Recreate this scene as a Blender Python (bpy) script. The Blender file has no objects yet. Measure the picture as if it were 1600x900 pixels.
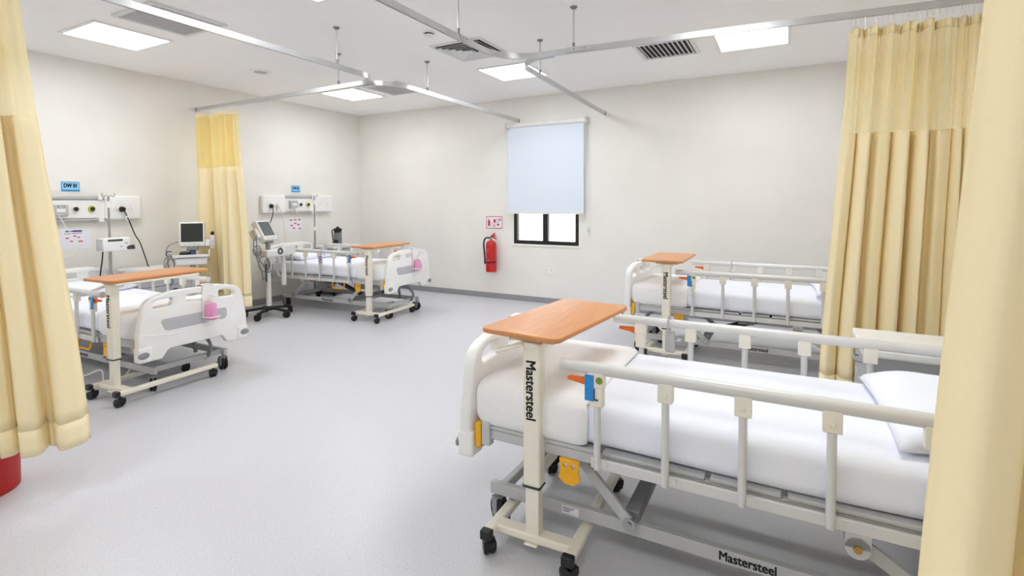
import bpy, bmesh, math, random
from mathutils import Vector, Matrix
R = math.radians
random.seed(7)
sc = bpy.context.scene
COL = sc.collection
H = 3.12                      # ceiling height
XL, XR, YB, YF = -6.96, 1.46, 6.98, -3.0

# ---------------------------------------------------------------- camera
cam_d = bpy.data.cameras.new('camera'); cam = bpy.data.objects.new('camera', cam_d); COL.objects.link(cam)
yaw, pitch, roll = R(28.36), R(2.255), R(-.16)
fw = Vector((-math.sin(yaw)*math.cos(pitch), math.cos(yaw)*math.cos(pitch), -math.sin(pitch)))
rt = Vector((math.cos(yaw), math.sin(yaw), 0)); up = rt.cross(fw)
r2 = rt*math.cos(roll)+up*math.sin(roll); u2 = -rt*math.sin(roll)+up*math.cos(roll)
cam.matrix_world = Matrix(((r2.x,u2.x,-fw.x,0),(r2.y,u2.y,-fw.y,0),(r2.z,u2.z,-fw.z,1.53),(0,0,0,1)))
cam_d.sensor_width = 36; cam_d.lens = 797/1600*36; cam_d.shift_y = -103/1600
cam_d.clip_start = .05; cam_d.clip_end = 60
sc.camera = cam
# ---------------------------------------------------------------- world, exposure
w = bpy.data.worlds.new('world'); sc.world = w; w.use_nodes = True
bg = w.node_tree.nodes['Background']; bg.inputs[0].default_value = (.93, .97, 1, 1); bg.inputs[1].default_value = 3.0
LIGHT = 8.6                   # strength of the ceiling panels
sc.view_settings.view_transform = 'Standard'; sc.view_settings.look = 'None'
sc.view_settings.exposure = 1.25; sc.view_settings.gamma = 1; sc.view_settings.use_curve_mapping = False
sc.cycles.max_bounces = 12; sc.cycles.diffuse_bounces = 8; sc.cycles.transparent_max_bounces = 16
sc.cycles.sample_clamp_indirect = 6; sc.cycles.use_denoising = True
sc.cycles.caustics_reflective = False; sc.cycles.caustics_refractive = False

# ---------------------------------------------------------------- materials
def lin(c):
    return tuple((v/255/12.92 if v/255 <= .04045 else ((v/255+.055)/1.055)**2.4) for v in c) + (1,)
def mat(name, rgb, rough=.5, metal=0, spec=.5, var=0, scale=30, bump=0, bscale=200, emit=0, coat=0):
    m = bpy.data.materials.new(name); m.use_nodes = True
    nt = m.node_tree; b = nt.nodes['Principled BSDF']
    b.inputs['Base Color'].default_value = lin(rgb); b.inputs['Roughness'].default_value = rough
    b.inputs['Metallic'].default_value = metal; b.inputs['Specular IOR Level'].default_value = spec
    b.inputs['Coat Weight'].default_value = coat
    tc = nt.nodes.new('ShaderNodeTexCoord')
    if var:
        n = nt.nodes.new('ShaderNodeTexNoise'); n.inputs['Scale'].default_value = scale; n.inputs['Detail'].default_value = 4
        nt.links.new(tc.outputs['Object'], n.inputs['Vector'])
        cr = nt.nodes.new('ShaderNodeValToRGB')
        lo, hi = [max(0, c*(1-var)) for c in rgb], [min(255, c*(1+var*.6)) for c in rgb]
        cr.color_ramp.elements[0].position = .3; cr.color_ramp.elements[1].position = .7
        cr.color_ramp.elements[0].color = lin(lo); cr.color_ramp.elements[1].color = lin(hi)
        nt.links.new(n.outputs['Fac'], cr.inputs[0]); nt.links.new(cr.outputs[0], b.inputs['Base Color'])
    if bump:
        n2 = nt.nodes.new('ShaderNodeTexNoise'); n2.inputs['Scale'].default_value = bscale; n2.inputs['Detail'].default_value = 3
        nt.links.new(tc.outputs['Object'], n2.inputs['Vector'])
        bp = nt.nodes.new('ShaderNodeBump'); bp.inputs['Strength'].default_value = bump; bp.inputs['Distance'].default_value = .003
        nt.links.new(n2.outputs['Fac'], bp.inputs['Height']); nt.links.new(bp.outputs[0], b.inputs['Normal'])
    if emit:
        b.inputs['Emission Color'].default_value = (.955, .985, 1, 1); b.inputs['Emission Strength'].default_value = emit
    return m
M = {}
M['wall'] = mat('wall_paint', (236,234,229), .75, var=.012, scale=2, bump=.08, bscale=120)
M['ceil'] = mat('ceiling_paint', (251,250,249), .85, var=.008, scale=1.5)
M['base'] = mat('baseboard_vinyl', (150,150,153), .5, var=.03, scale=6)
M['white'] = mat('white_plastic', (240,240,238), .35, var=.01, scale=8)
M['whitem'] = mat('white_coated_metal', (232,232,230), .4, var=.01, scale=8)
M['cream'] = mat('cream_coated_steel', (236,231,216), .35, var=.015, scale=10)
M['creamp'] = mat('cream_plastic', (234,230,218), .4, var=.01, scale=10)
M['grey'] = mat('grey_coated_steel', (190,191,192), .42, var=.02, scale=10)
M['midgrey'] = mat('mid_grey_steel', (140,142,145), .45, var=.03, scale=10)
M['dark'] = mat('dark_grey_plastic', (62,64,68), .5, var=.04, scale=20)
M['black'] = mat('black_plastic', (20,20,22), .42, var=.05, scale=25)
M['rubber'] = mat('black_rubber', (26,26,28), .7, var=.08, scale=30)
M['insert'] = mat('grey_insert_panel', (186,187,192), .4, var=.015, scale=8)
M['alu'] = mat('anodised_aluminium', (205,206,208), .3, .75, var=.02, scale=14)
M['rail'] = mat('pearl_rail_coating', (216,216,215), .38, .1, var=.012, scale=12)
M['steel'] = mat('stainless_steel', (185,186,188), .22, .9, var=.02, scale=20)
M['orange'] = mat('orange_plastic', (236,110,36), .4, var=.03)
M['yellow'] = mat('yellow_plastic', (240,176,20), .4, var=.03)
M['red'] = mat('red_enamel', (196,18,22), .3, var=.03, coat=.3)
M['binred'] = mat('red_bin_plastic', (176,20,14), .45, var=.03)
M['pink'] = mat('pink_liquid_soap', (238,160,204), .3, var=.03)
M['blue'] = mat('blue_sticker', (36,140,214), .45, var=.03)
M['bluel'] = mat('light_blue_sign', (150,208,240), .45, var=.02)
M['navy'] = mat('navy_print', (30,60,130), .5, var=.02)
M['lime'] = mat('lime_green_plastic', (176,186,40), .4, var=.03)
M['green'] = mat('green_sticker', (120,150,40), .45, var=.03)
M['teal'] = mat('blue_rubber_bulb', (40,70,120), .5, var=.04)
M['paper'] = mat('white_paper', (236,236,246), .7, var=.01)
M['redink'] = mat('red_print', (200,50,40), .6, var=.03)
M['blackink'] = mat('black_print', (24,24,26), .5, var=.03)
M['greyink'] = mat('grey_print', (170,120,130), .6, var=.03)
M['screen'] = mat('dark_screen', (48,52,54), .12, var=.03, scale=5)
M['screen2'] = mat('grey_screen', (104,112,114), .15, var=.03, scale=5)
M['brass'] = mat('brass_bolt', (190,150,70), .3, .8, var=.03)
M['blackframe'] = mat('black_window_frame', (16,16,17), .45, var=.05)
M['sheet'] = mat('white_bed_sheet', (236,239,249), .85, var=.006, scale=4, bump=.25, bscale=14)
M['pillow'] = mat('white_pillow_cotton', (236,239,249), .85, var=.006, scale=4, bump=.3, bscale=10)
M['blanket'] = mat('white_waffle_blanket', (240,240,241), .9, var=.01, scale=90, bump=.35, bscale=160)
M['blind'] = mat('pale_blue_blind_fabric', (222,231,243), .8, var=.006, scale=40, bump=.1, bscale=300)
M['lamp'] = mat('lit_diffuser', (255,255,255), .5, emit=LIGHT)
M['ventwhite'] = mat('white_vent_metal', (226,226,226), .45, var=.01)
M['ventdark'] = mat('dark_vent_cavity', (52,52,54), .8, var=.05)
M['ventgrey'] = mat('grey_vent_filter', (190,190,190), .8, var=.05)
M['clear'] = mat('clear_dark_plastic', (120,124,128), .15, var=.05, scale=15)

def floor_mat():
    m = mat('speckled_vinyl', (196,196,204), .3, spec=.45)
    nt = m.node_tree; b = nt.nodes['Principled BSDF']; tc = [n for n in nt.nodes if n.type == 'TEX_COORD'][0]
    n1 = nt.nodes.new('ShaderNodeTexNoise'); n1.inputs['Scale'].default_value = 130; n1.inputs['Detail'].default_value = 3
    n2 = nt.nodes.new('ShaderNodeTexNoise'); n2.inputs['Scale'].default_value = .9; n2.inputs['Detail'].default_value = 3
    for n in (n1, n2): nt.links.new(tc.outputs['Object'], n.inputs['Vector'])
    c1 = nt.nodes.new('ShaderNodeValToRGB')
    e = c1.color_ramp.elements; e[0].position = .33; e[0].color = lin((187,187,194)); e[1].position = .46; e[1].color = lin((205,205,211))
    k = c1.color_ramp.elements.new(.70); k.color = lin((207,207,213)); k = c1.color_ramp.elements.new(.78); k.color = lin((222,222,227))
    nt.links.new(n1.outputs['Fac'], c1.inputs[0]); nt.links.new(c1.outputs[0], b.inputs['Base Color'])
    mr = nt.nodes.new('ShaderNodeMapRange'); mr.inputs['To Min'].default_value = .27; mr.inputs['To Max'].default_value = .42
    nt.links.new(n2.outputs['Fac'], mr.inputs['Value']); nt.links.new(mr.outputs[0], b.inputs['Roughness'])
    return m
M['floor'] = floor_mat()
def wood_mat():
    m = mat('beech_laminate', (226,166,112), .35)
    nt = m.node_tree; b = nt.nodes['Principled BSDF']; tc = [n for n in nt.nodes if n.type == 'TEX_COORD'][0]
    mp = nt.nodes.new('ShaderNodeMapping'); mp.inputs['Scale'].default_value = (40, 3, 10)
    n = nt.nodes.new('ShaderNodeTexNoise'); n.inputs['Scale'].default_value = 2.2; n.inputs['Detail'].default_value = 5
    nt.links.new(tc.outputs['Object'], mp.inputs[0]); nt.links.new(mp.outputs[0], n.inputs['Vector'])
    c = nt.nodes.new('ShaderNodeValToRGB'); e = c.color_ramp.elements
    e[0].position = .3; e[0].color = lin((204,138,84)); e[1].position = .72; e[1].color = lin((218,154,102))
    nt.links.new(n.outputs['Fac'], c.inputs[0]); nt.links.new(c.outputs[0], b.inputs['Base Color'])
    return m
M['wood'] = wood_mat()
M['woodedge'] = mat('beech_edge_band', (206,138,84), .4, var=.04, scale=30)
def cloth_mat(name, rgb, trans, holes=0):
    m = bpy.data.materials.new(name); m.use_nodes = True; nt = m.node_tree; nt.nodes.clear()
    out = nt.nodes.new('ShaderNodeOutputMaterial'); d = nt.nodes.new('ShaderNodeBsdfDiffuse'); t = nt.nodes.new('ShaderNodeBsdfTranslucent')
    tc = nt.nodes.new('ShaderNodeTexCoord'); n = nt.nodes.new('ShaderNodeTexNoise'); n.inputs['Scale'].default_value = 60; n.inputs['Detail'].default_value = 4
    nt.links.new(tc.outputs['Object'], n.inputs['Vector'])
    c = nt.nodes.new('ShaderNodeValToRGB'); c.color_ramp.elements[0].color = lin([v*.985 for v in rgb]); c.color_ramp.elements[1].color = lin(rgb)
    nt.links.new(n.outputs['Fac'], c.inputs[0])
    nt.links.new(c.outputs[0], d.inputs[0]); nt.links.new(c.outputs[0], t.inputs[0])
    mx = nt.nodes.new('ShaderNodeMixShader'); mx.inputs[0].default_value = trans
    nt.links.new(d.outputs[0], mx.inputs[1]); nt.links.new(t.outputs[0], mx.inputs[2])
    last = mx
    if holes:                                   # open weave: round holes on a fine grid, seen as a partial veil
        tr = nt.nodes.new('ShaderNodeBsdfTransparent')
        mp = nt.nodes.new('ShaderNodeTexChecker'); mp.inputs['Scale'].default_value = 260
        nt.links.new(tc.outputs['UV'], mp.inputs['Vector'])
        mr = nt.nodes.new('ShaderNodeMapRange'); mr.inputs['To Min'].default_value = holes*.5; mr.inputs['To Max'].default_value = holes*1.5
        nt.links.new(mp.outputs['Fac'], mr.inputs['Value'])
        m2 = nt.nodes.new('ShaderNodeMixShader'); nt.links.new(mr.outputs[0], m2.inputs[0])
        nt.links.new(mx.outputs[0], m2.inputs[1]); nt.links.new(tr.outputs[0], m2.inputs[2]); last = m2
    nt.links.new(last.outputs[0], out.inputs[0])
    return m
M['cloth'] = cloth_mat('cream_curtain_fabric', (254,240,200), .12)
M['net'] = cloth_mat('yellow_curtain_net', (253,236,172), .3, holes=.36)
M['hem'] = cloth_mat('cream_curtain_hem', (254,240,200), .08)
def glass_mat():
    m = bpy.data.materials.new('window_glass'); m.use_nodes = True; nt = m.node_tree; nt.nodes.clear()
    out = nt.nodes.new('ShaderNodeOutputMaterial'); t = nt.nodes.new('ShaderNodeBsdfTransparent'); g = nt.nodes.new('ShaderNodeBsdfGlossy')
    t.inputs[0].default_value = (.93,.95,.94,1); g.inputs['Roughness'].default_value = .05
    f = nt.nodes.new('ShaderNodeFresnel'); f.inputs[0].default_value = 1.45
    mx = nt.nodes.new('ShaderNodeMixShader'); nt.links.new(f.outputs[0], mx.inputs[0]); nt.links.new(t.outputs[0], mx.inputs[1]); nt.links.new(g.outputs[0], mx.inputs[2])
    nt.links.new(mx.outputs[0], out.inputs[0]); return m
M['glass'] = glass_mat()

# ---------------------------------------------------------------- mesh helpers
def NB(): return bmesh.new()
def box(bm, c, s, rot=None):
    mt = Matrix.Translation(c) @ (rot.to_4x4() if rot else Matrix()) @ Matrix.Diagonal((s[0], s[1], s[2], 1))
    bmesh.ops.create_cube(bm, size=1, matrix=mt)
def box2(bm, a, b):
    box(bm, [(a[i]+b[i])/2 for i in range(3)], [abs(b[i]-a[i]) for i in range(3)])
def bar(bm, p0, p1, wdt, hgt, upv=(0,0,1)):
    p0, p1 = Vector(p0), Vector(p1); d = p1-p0; z = d.normalized(); x = Vector(upv).cross(z)
    if x.length < 1e-4: x = Vector((1,0,0)).cross(z)
    x.normalize(); y = z.cross(x); m = Matrix((x, y, z)).transposed()
    mt = Matrix.Translation((p0+p1)/2) @ m.to_4x4() @ Matrix.Diagonal((wdt, hgt, d.length, 1))
    bmesh.ops.create_cube(bm, size=1, matrix=mt)
def tube(bm, pts, r, n=10, sx=1, sy=1, caps=True):
    pts = [Vector(p) for p in pts]; rings = []; t0 = (pts[1]-pts[0]).normalized()
    a = Vector((0,0,1)) if abs(t0.z) < .9 else Vector((1,0,0)); x = a.cross(t0).normalized(); y = t0.cross(x)
    for i, p in enumerate(pts):
        t = (pts[min(i+1, len(pts)-1)] - pts[max(i-1, 0)]).normalized()
        x = (x - t*x.dot(t)).normalized(); y = t.cross(x)
        rr = r[i] if isinstance(r, (list, tuple)) else r
        rings.append([bm.verts.new(p + x*math.cos(2*math.pi*k/n)*rr*sx + y*math.sin(2*math.pi*k/n)*rr*sy) for k in range(n)])
    for i in range(len(rings)-1):
        for k in range(n):
            bm.faces.new((rings[i][k], rings[i][(k+1)%n], rings[i+1][(k+1)%n], rings[i+1][k]))
    if caps:
        bm.faces.new(rings[0][::-1]); bm.faces.new(rings[-1])
def cyl(bm, p0, p1, r, r1=None, n=16): tube(bm, [p0, p1], [r, r if r1 is None else r1], n)
def lathe(bm, prof, n=24, c=(0,0,0)):
    rings = [[bm.verts.new((c[0]+r*math.cos(2*math.pi*k/n), c[1]+r*math.sin(2*math.pi*k/n), c[2]+z)) for k in range(n)] for r, z in prof]
    for i in range(len(rings)-1):
        for k in range(n): bm.faces.new((rings[i][k], rings[i][(k+1)%n], rings[i+1][(k+1)%n], rings[i+1][k]))
    bm.faces.new(rings[0][::-1]); bm.faces.new(rings[-1])
def smoothpts(pts, n=8):
    pts = [Vector(p) for p in pts]; out = []
    for i in range(len(pts)-1):
        p0, p1, p2, p3 = pts[max(i-1,0)], pts[i], pts[i+1], pts[min(i+2, len(pts)-1)]
        for k in range(n):
            t = k/n
            out.append(.5*((2*p1)+(p2-p0)*t+(2*p0-5*p1+4*p2-p3)*t*t+(3*p1-p0-3*p2+p3)*t**3))
    out.append(pts[-1]); return out
def rpoly(pts, n=6):
    """rounded polygon, pts = (x, y, radius)"""
    out = []; N = len(pts)
    for i in range(N):
        p, a, b = Vector(pts[i][:2]), Vector(pts[i-1][:2]), Vector(pts[(i+1)%N][:2]); r = pts[i][2]
        if r <= 0: out.append(tuple(p)); continue
        da, db = (a-p).normalized(), (b-p).normalized()
        ang = math.acos(max(-1, min(1, da.dot(db))))
        t = min(r/math.tan(ang/2), .48*(a-p).length, .48*(b-p).length)
        p1, p2 = p+da*t, p+db*t
        for k in range(n+1):
            s = k/n; out.append(tuple(p1*(1-s)**2 + p*2*s*(1-s) + p2*s*s))
    return out
def plate(outer, holes, thick, bevel=.004, mtx=None):
    """2D outline with holes -> bmesh slab of given thickness, in the matrix given"""
    cu = bpy.data.curves.new('t', 'CURVE'); cu.dimensions = '2D'; cu.fill_mode = 'BOTH'
    cu.extrude = thick/2-bevel; cu.bevel_depth = bevel; cu.bevel_resolution = 2; cu.offset = -bevel
    for pl in [outer]+holes:
        s = cu.splines.new('POLY'); s.points.add(len(pl)-1); s.use_cyclic_u = True
        for q, p in zip(s.points, pl): q.co = (p[0], p[1], 0, 1)
    ob = bpy.data.objects.new('t', cu); me = bpy.data.meshes.new_from_object(ob)
    bm = bmesh.new(); bm.from_mesh(me); bmesh.ops.remove_doubles(bm, verts=bm.verts, dist=1e-5)
    if mtx is not None: bm.transform(mtx)
    bpy.data.objects.remove(ob); bpy.data.curves.remove(cu); bpy.data.meshes.remove(me)
    return bm
def text_bm(s, size, mtx, bold=.0, depth=.0006, width=None):
    cu = bpy.data.curves.new('t', 'FONT'); cu.body = s; cu.size = size; cu.align_x = 'CENTER'; cu.align_y = 'CENTER'
    cu.extrude = depth/2; cu.resolution_u = 4
    ob = bpy.data.objects.new('t', cu); me = bpy.data.meshes.new_from_object(ob)
    bm = bmesh.new(); bm.from_mesh(me)
    if width:
        xs = [v.co.x for v in bm.verts]; k = width/(max(xs)-min(xs)); bm.transform(Matrix.Diagonal((k, 1, 1, 1)))
    if bold:
        base = bmesh.ops.duplicate(bm, geom=bm.verts[:]+bm.edges[:]+bm.faces[:])['geom']; b2 = bmesh.ops.duplicate(bm, geom=base)['geom']; b3 = bmesh.ops.duplicate(bm, geom=base)['geom']
        for geo, dx, dy in ((base, bold, 0), (b2, 0, bold*.7), (b3, bold, bold*.7)):
            for v in geo:
                if isinstance(v, bmesh.types.BMVert): v.co.x += dx; v.co.y += dy
    bm.transform(mtx)
    bpy.data.objects.remove(ob); bpy.data.curves.remove(cu); bpy.data.meshes.remove(me)
    return bm
def axes(o, x, y):
    x, y = Vector(x), Vector(y); z = x.cross(y)
    return Matrix.Translation(o) @ Matrix((x, y, z)).transposed().to_4x4()
YZ = lambda x0: axes((x0,0,0), (0,1,0), (0,0,1))          # 2D (y,z) drawn in a plane x = x0
def soft_box(bm, a, b, r, step=.05, noise=0, seed=0, skip=(), fn=None):
    a, b = Vector(a), Vector(b); rnd = random.Random(seed)
    ph = [(rnd.uniform(4, 9), rnd.uniform(4, 9), rnd.uniform(0, 6)) for _ in range(4)]
    cen = (a+b)/2
    vs = {}
    def vert(p):
        k = tuple(round(c, 5) for c in p)
        if k in vs: return vs[k]
        q = Vector([min(max(p[i], a[i]+r), b[i]-r) for i in range(3)]); d = Vector(p)-q
        if d.length > 1e-6:
            m = max(abs(d.x), abs(d.y), abs(d.z)); dn = d.normalized(); pos = q + dn*r*(m/r if m < r else 1)
        else: dn = Vector((0,0,1)); pos = Vector(p)
        if noise:
            h = sum(math.sin(p[0]*f1+p[2]*3+o)*math.sin(p[1]*f2+p[2]*5+o*2) for f1, f2, o in ph)/4
            pos += dn*noise*h
        if fn: pos = fn(pos)
        vs[k] = bm.verts.new(pos); return vs[k]
    n = [max(4, int(round((b[i]-a[i])/step))) for i in range(3)]
    def coords(i):
        L = b[i]-a[i]; xs = [a[i]+r*f for f in (0,.25,.5,.75)] + [a[i]+r+(L-2*r)*k/n[i] for k in range(n[i]+1)] + [b[i]-r*f for f in (.75,.5,.25,0)]
        return xs
    X = [coords(i) for i in range(3)]
    for ax in range(3):
        u, v = (ax+1)%3, (ax+2)%3
        for side in (0, 1):
            if (ax, side) in skip: continue
            for i in range(len(X[u])-1):
                for j in range(len(X[v])-1):
                    q = []
                    for du, dv in ((0,0),(1,0),(1,1),(0,1)):
                        p = [0,0,0]; p[ax] = (a, b)[side][ax]; p[u] = X[u][i+du]; p[v] = X[v][j+dv]; q.append(vert(p))
                    if len(set(q)) == 4:
                        try: bm.faces.new(q if side else q[::-1])
                        except ValueError: pass
def to_mesh(name, bm, m, smooth=True, ang=40):
    me = bpy.data.meshes.new(name); bmesh.ops.recalc_face_normals(bm, faces=bm.faces); bm.to_mesh(me); bm.free()
    for mm in (m if isinstance(m, (list, tuple)) else [m]): me.materials.append(M[mm])
    if smooth:
        me.shade_smooth(); me.set_sharp_from_angle(angle=R(ang))
    return me
def put(name, me, parent=None, loc=(0,0,0), rot=(0,0,0), bevel=0, label=None):
    o = bpy.data.objects.new(name, me); COL.objects.link(o); o.parent = parent; o.location = loc; o.rotation_euler = rot
    if bevel:
        b = o.modifiers.new('bevel', 'BEVEL'); b.width = bevel; b.segments = 2; b.limit_method = 'ANGLE'; b.angle_limit = R(40)
    if label: o['label'] = label
    return o
def part(name, bm, m, parent=None, bevel=0, label=None, loc=(0,0,0), rot=(0,0,0), smooth=True, ang=40):
    return put(name, to_mesh(name, bm, m, smooth, ang), parent, loc, rot, bevel, label)
def thing(name, label, cat, loc=(0,0,0), rz=0, group=None):
    o = bpy.data.objects.new(name, None); COL.objects.link(o); o.location = loc; o.rotation_euler = (0,0,rz); o.empty_display_size = .1
    return tag(o, label, cat, group)
def tag(o, label, cat, group=None):
    o['label'] = label; o['category'] = cat
    if group: o['group'] = group
    return o
def struct(name, bm, m, label=None, parent=None, bevel=0, smooth=False):
    o = part(name, bm, m, parent, bevel, smooth=smooth)
    if parent is None:
        o['kind'] = 'structure'
        if label: o['label'] = label
    return o
def B1(a, b):
    bm = NB(); box2(bm, a, b); return bm

# ---------------------------------------------------------------- room shell
T = .18
struct('floor', B1((XL-T,YF-T,-.1),(XR+T,YB+T,0)), 'floor', 'pale grey speckled vinyl floor of the ward')
struct('ceiling', B1((XL-T,YF-T,H),(XR+T,YB+T,H+.1)), 'ceil', 'flat white painted ceiling')
struct('wall_left', B1((XL-T,YF-T,0),(XL,YB+T,H)), 'wall', 'off-white wall behind the two signed beds')
struct('wall_right', B1((XR,YF-T,0),(XR+T,YB+T,H)), 'wall', 'off-white wall behind the curtains')
struct('wall_front', B1((XL,YF-T,0),(XR,YF,H)), 'wall', 'off-white wall behind the viewer')
WX0, WX1, WZ0, WZ1 = -3.735, -2.665, .885, 2.58
bm = NB()
for a, b in (((XL,YB,0),(WX0,YB+T,H)), ((WX1,YB,0),(XR,YB+T,H)), ((WX0,YB,0),(WX1,YB+T,WZ0)), ((WX0,YB,WZ1),(WX1,YB+T,H))): box2(bm, a, b)
struct('wall_back', bm, 'wall', 'off-white wall with the window and the fire extinguisher')
bh = .085
struct('baseboard_left', B1((XL,YF,0),(XL+.012,YB,bh)), 'base', 'grey vinyl baseboard along the bed head wall')
struct('baseboard_back', B1((XL,YB-.012,0),(XR,YB,bh)), 'base', 'grey vinyl baseboard under the window wall')
struct('baseboard_right', B1((XR-.012,YF,0),(XR,YB,bh)), 'base', 'grey vinyl baseboard behind the curtains')
# window
bm = NB(); fy0, fy1 = YB+.005, YB+.075; fwid = .055
box2(bm, (WX0,fy0,WZ0), (WX1,fy1,WZ0+fwid)); box2(bm, (WX0,fy0,WZ1-fwid), (WX1,fy1,WZ1))
box2(bm, (WX0,fy0,WZ0+fwid), (WX0+fwid,fy1,WZ1-fwid)); box2(bm, (WX1-fwid,fy0,WZ0+fwid), (WX1,fy1,WZ1-fwid))
win = struct('window_1', bm, 'blackframe', 'black framed sliding window under the roller blind')
xm = (WX0+WX1)/2
struct('mullion', B1((xm-.042,fy0-.004,WZ0+fwid),(xm+.042,fy1-.01,WZ1-fwid)), 'blackframe', parent=win)
struct('glass_pane', B1((WX0+fwid,fy0+.03,WZ0+fwid),(xm-.04,fy0+.036,WZ1-fwid)), 'glass', parent=win)
struct('glass_pane', B1((xm+.04,fy0+.045,WZ0+fwid),(WX1-fwid,fy0+.051,WZ1-fwid)), 'glass', parent=win)
bm = NB(); box2(bm, (WX0-.03,YB-.012,WZ0-.03), (WX1+.03,YB+.004,WZ0)); struct('window_sill', bm, 'white', parent=win)
# the building opposite: only a bright pale wall shows under the blind
struct('exterior_wall', B1((-7,YB+3.2,-.1),(1,YB+3.4,4.5)), 'white', 'pale wall of the building across the light well')

# ---------------------------------------------------------------- ceiling fittings
def ceiling_light(x, y, label, group=None):
    t = thing('ceiling_light', label, 'ceiling light', (x, y, H), 0, group)
    s = .305; bm = NB()
    for a, b in (((-s-.03,-s-.03),(s+.03,-s)), ((-s-.03,s),(s+.03,s+.03)), ((-s-.03,-s),(-s,s)), ((s,-s),(s+.03,s))):
        box2(bm, (*a,-.014), (*b,.0))
    part('frame', bm, 'white', t, .002)
    part('diffuser', B1((-s,-s,-.008),(s,s,-.002)), 'lamp', t, smooth=False)
LX, LY = (-5.65,-2.97,-.33), (-.45,2.555,5.55)
names = {(0,1): 'square ceiling light panel beside the fine grille and the front curtain rail', (0,2): 'square ceiling light panel in the corner between the walls, behind the curtain rail bend',
         (1,2): 'square ceiling light panel behind the square air diffuser, before the window', (2,2): 'square ceiling light panel beside the open dark louvre, near the right curtain'}
for i, x in enumerate(LX):
    for j, y in enumerate(LY):
        if (i, j) in names: ceiling_light(x, y, names[i, j], 'lit ceiling panels in view')
        else: ceiling_light(x, y, 'square ceiling light panel behind or above the viewer', 'ceiling panels out of view')
def louvre(x, y, label, n, s, ang, backm, sw, along='y', slm='ventwhite', group=None):
    t = thing('ceiling_grille', label, 'air vent', (x, y, H), 0, group)
    f = .035; bm = NB()
    for a, b in (((-s-f,-s-f),(s+f,-s)), ((-s-f,s),(s+f,s+f)), ((-s-f,-s),(-s,s)), ((s,-s),(s+f,s))): box2(bm, (*a,-.02), (*b,0))
    part('frame', bm, 'ventwhite', t, .002)
    part('backing', B1((-s,-s,-.004),(s,s,-.001)), backm, t, smooth=False)
    bm = NB(); box(bm, (0,0,0), (sw, 2*s, .003) if along == 'y' else (2*s, sw, .003)); me = to_mesh('slat', bm, slm, False)
    for k in range(n):
        q = -s + (k+.5)*2*s/n
        put('slat', me, t, (q,0,-.013) if along == 'y' else (0,q,-.013), (0,R(ang),0) if along == 'y' else (R(ang),0,0))
louvre(-1.13, 5.49, 'square ceiling grille with wide tilted slats over a dark opening', 11, .255, 38, 'ventdark', .034)
louvre(-4.73, 2.545, 'square ceiling grille with fine slats crossing above the front curtain rail', 22, .275, 12, 'ventgrey', .021, 'y')
louvre(-4.83, 5.545, 'square ceiling grille with fine slats in the far corner', 22, .275, 12, 'ventgrey', .021, 'y')
t = thing('air_diffuser', 'square four-way ceiling air diffuser with nested slanted blades', 'air vent', (-2.93,4.53,H))
s = .27; bm = NB(); f = .03
for a, b in (((-s-f,-s-f),(s+f,-s)), ((-s-f,s),(s+f,s+f)), ((-s-f,-s),(-s,s)), ((s,-s),(s+f,s))): box2(bm, (*a,-.015), (*b,0))
part('frame', bm, 'ventwhite', t, .002)
part('backing', B1((-s,-s,-.003),(s,s,-.001)), 'ventdark', t, smooth=False)
for k in range(5):
    so = s-.008-k*.05; si = so-.03; zo, zi = -.03, -.008
    bm = NB()
    o = [bm.verts.new((a*so,b*so,zo)) for a, b in ((-1,-1),(1,-1),(1,1),(-1,1))]; i_ = [bm.verts.new((a*si,b*si,zi)) for a, b in ((-1,-1),(1,-1),(1,1),(-1,1))]
    for q in range(4): bm.faces.new((o[q], o[(q+1)%4], i_[(q+1)%4], i_[q]))
    ob = part('blade', bm, 'ventwhite', t, smooth=False); sl = ob.modifiers.new('s', 'SOLIDIFY'); sl.thickness = .003
bm = NB(); box2(bm, (-.03,-.03,-.03), (.03,.03,-.024)); part('centre_plate', bm, 'ventwhite', t)
t = thing('ceiling_speaker', 'round flush ceiling speaker between two light panels', 'speaker', (-5.65,4.06,H))
bm = NB(); lathe(bm, [(.115,0),(.115,-.008),(.10,-.014),(.096,-.010)], 32); part('rim', bm, 'white', t)
bm = NB(); lathe(bm, [(.096,-.008),(.05,-.012),(.001,-.013)], 32); part('mesh_cover', bm, 'ventgrey', t)
t = thing('smoke_detector', 'small white smoke detector beside the square air diffuser', 'smoke detector', (-2.97,3.88,H))
bm = NB(); lathe(bm, [(.062,0),(.062,-.012),(.055,-.02),(.048,-.02)], 24); part('base', bm, 'white', t)
bm = NB(); lathe(bm, [(.043,-.018),(.043,-.032),(.04,-.034)], 24); part('vent_ring', bm, 'dark', t)
bm = NB(); lathe(bm, [(.05,-.033),(.045,-.045),(.02,-.052),(.001,-.053)], 24); part('cap', bm, 'white', t)

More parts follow.
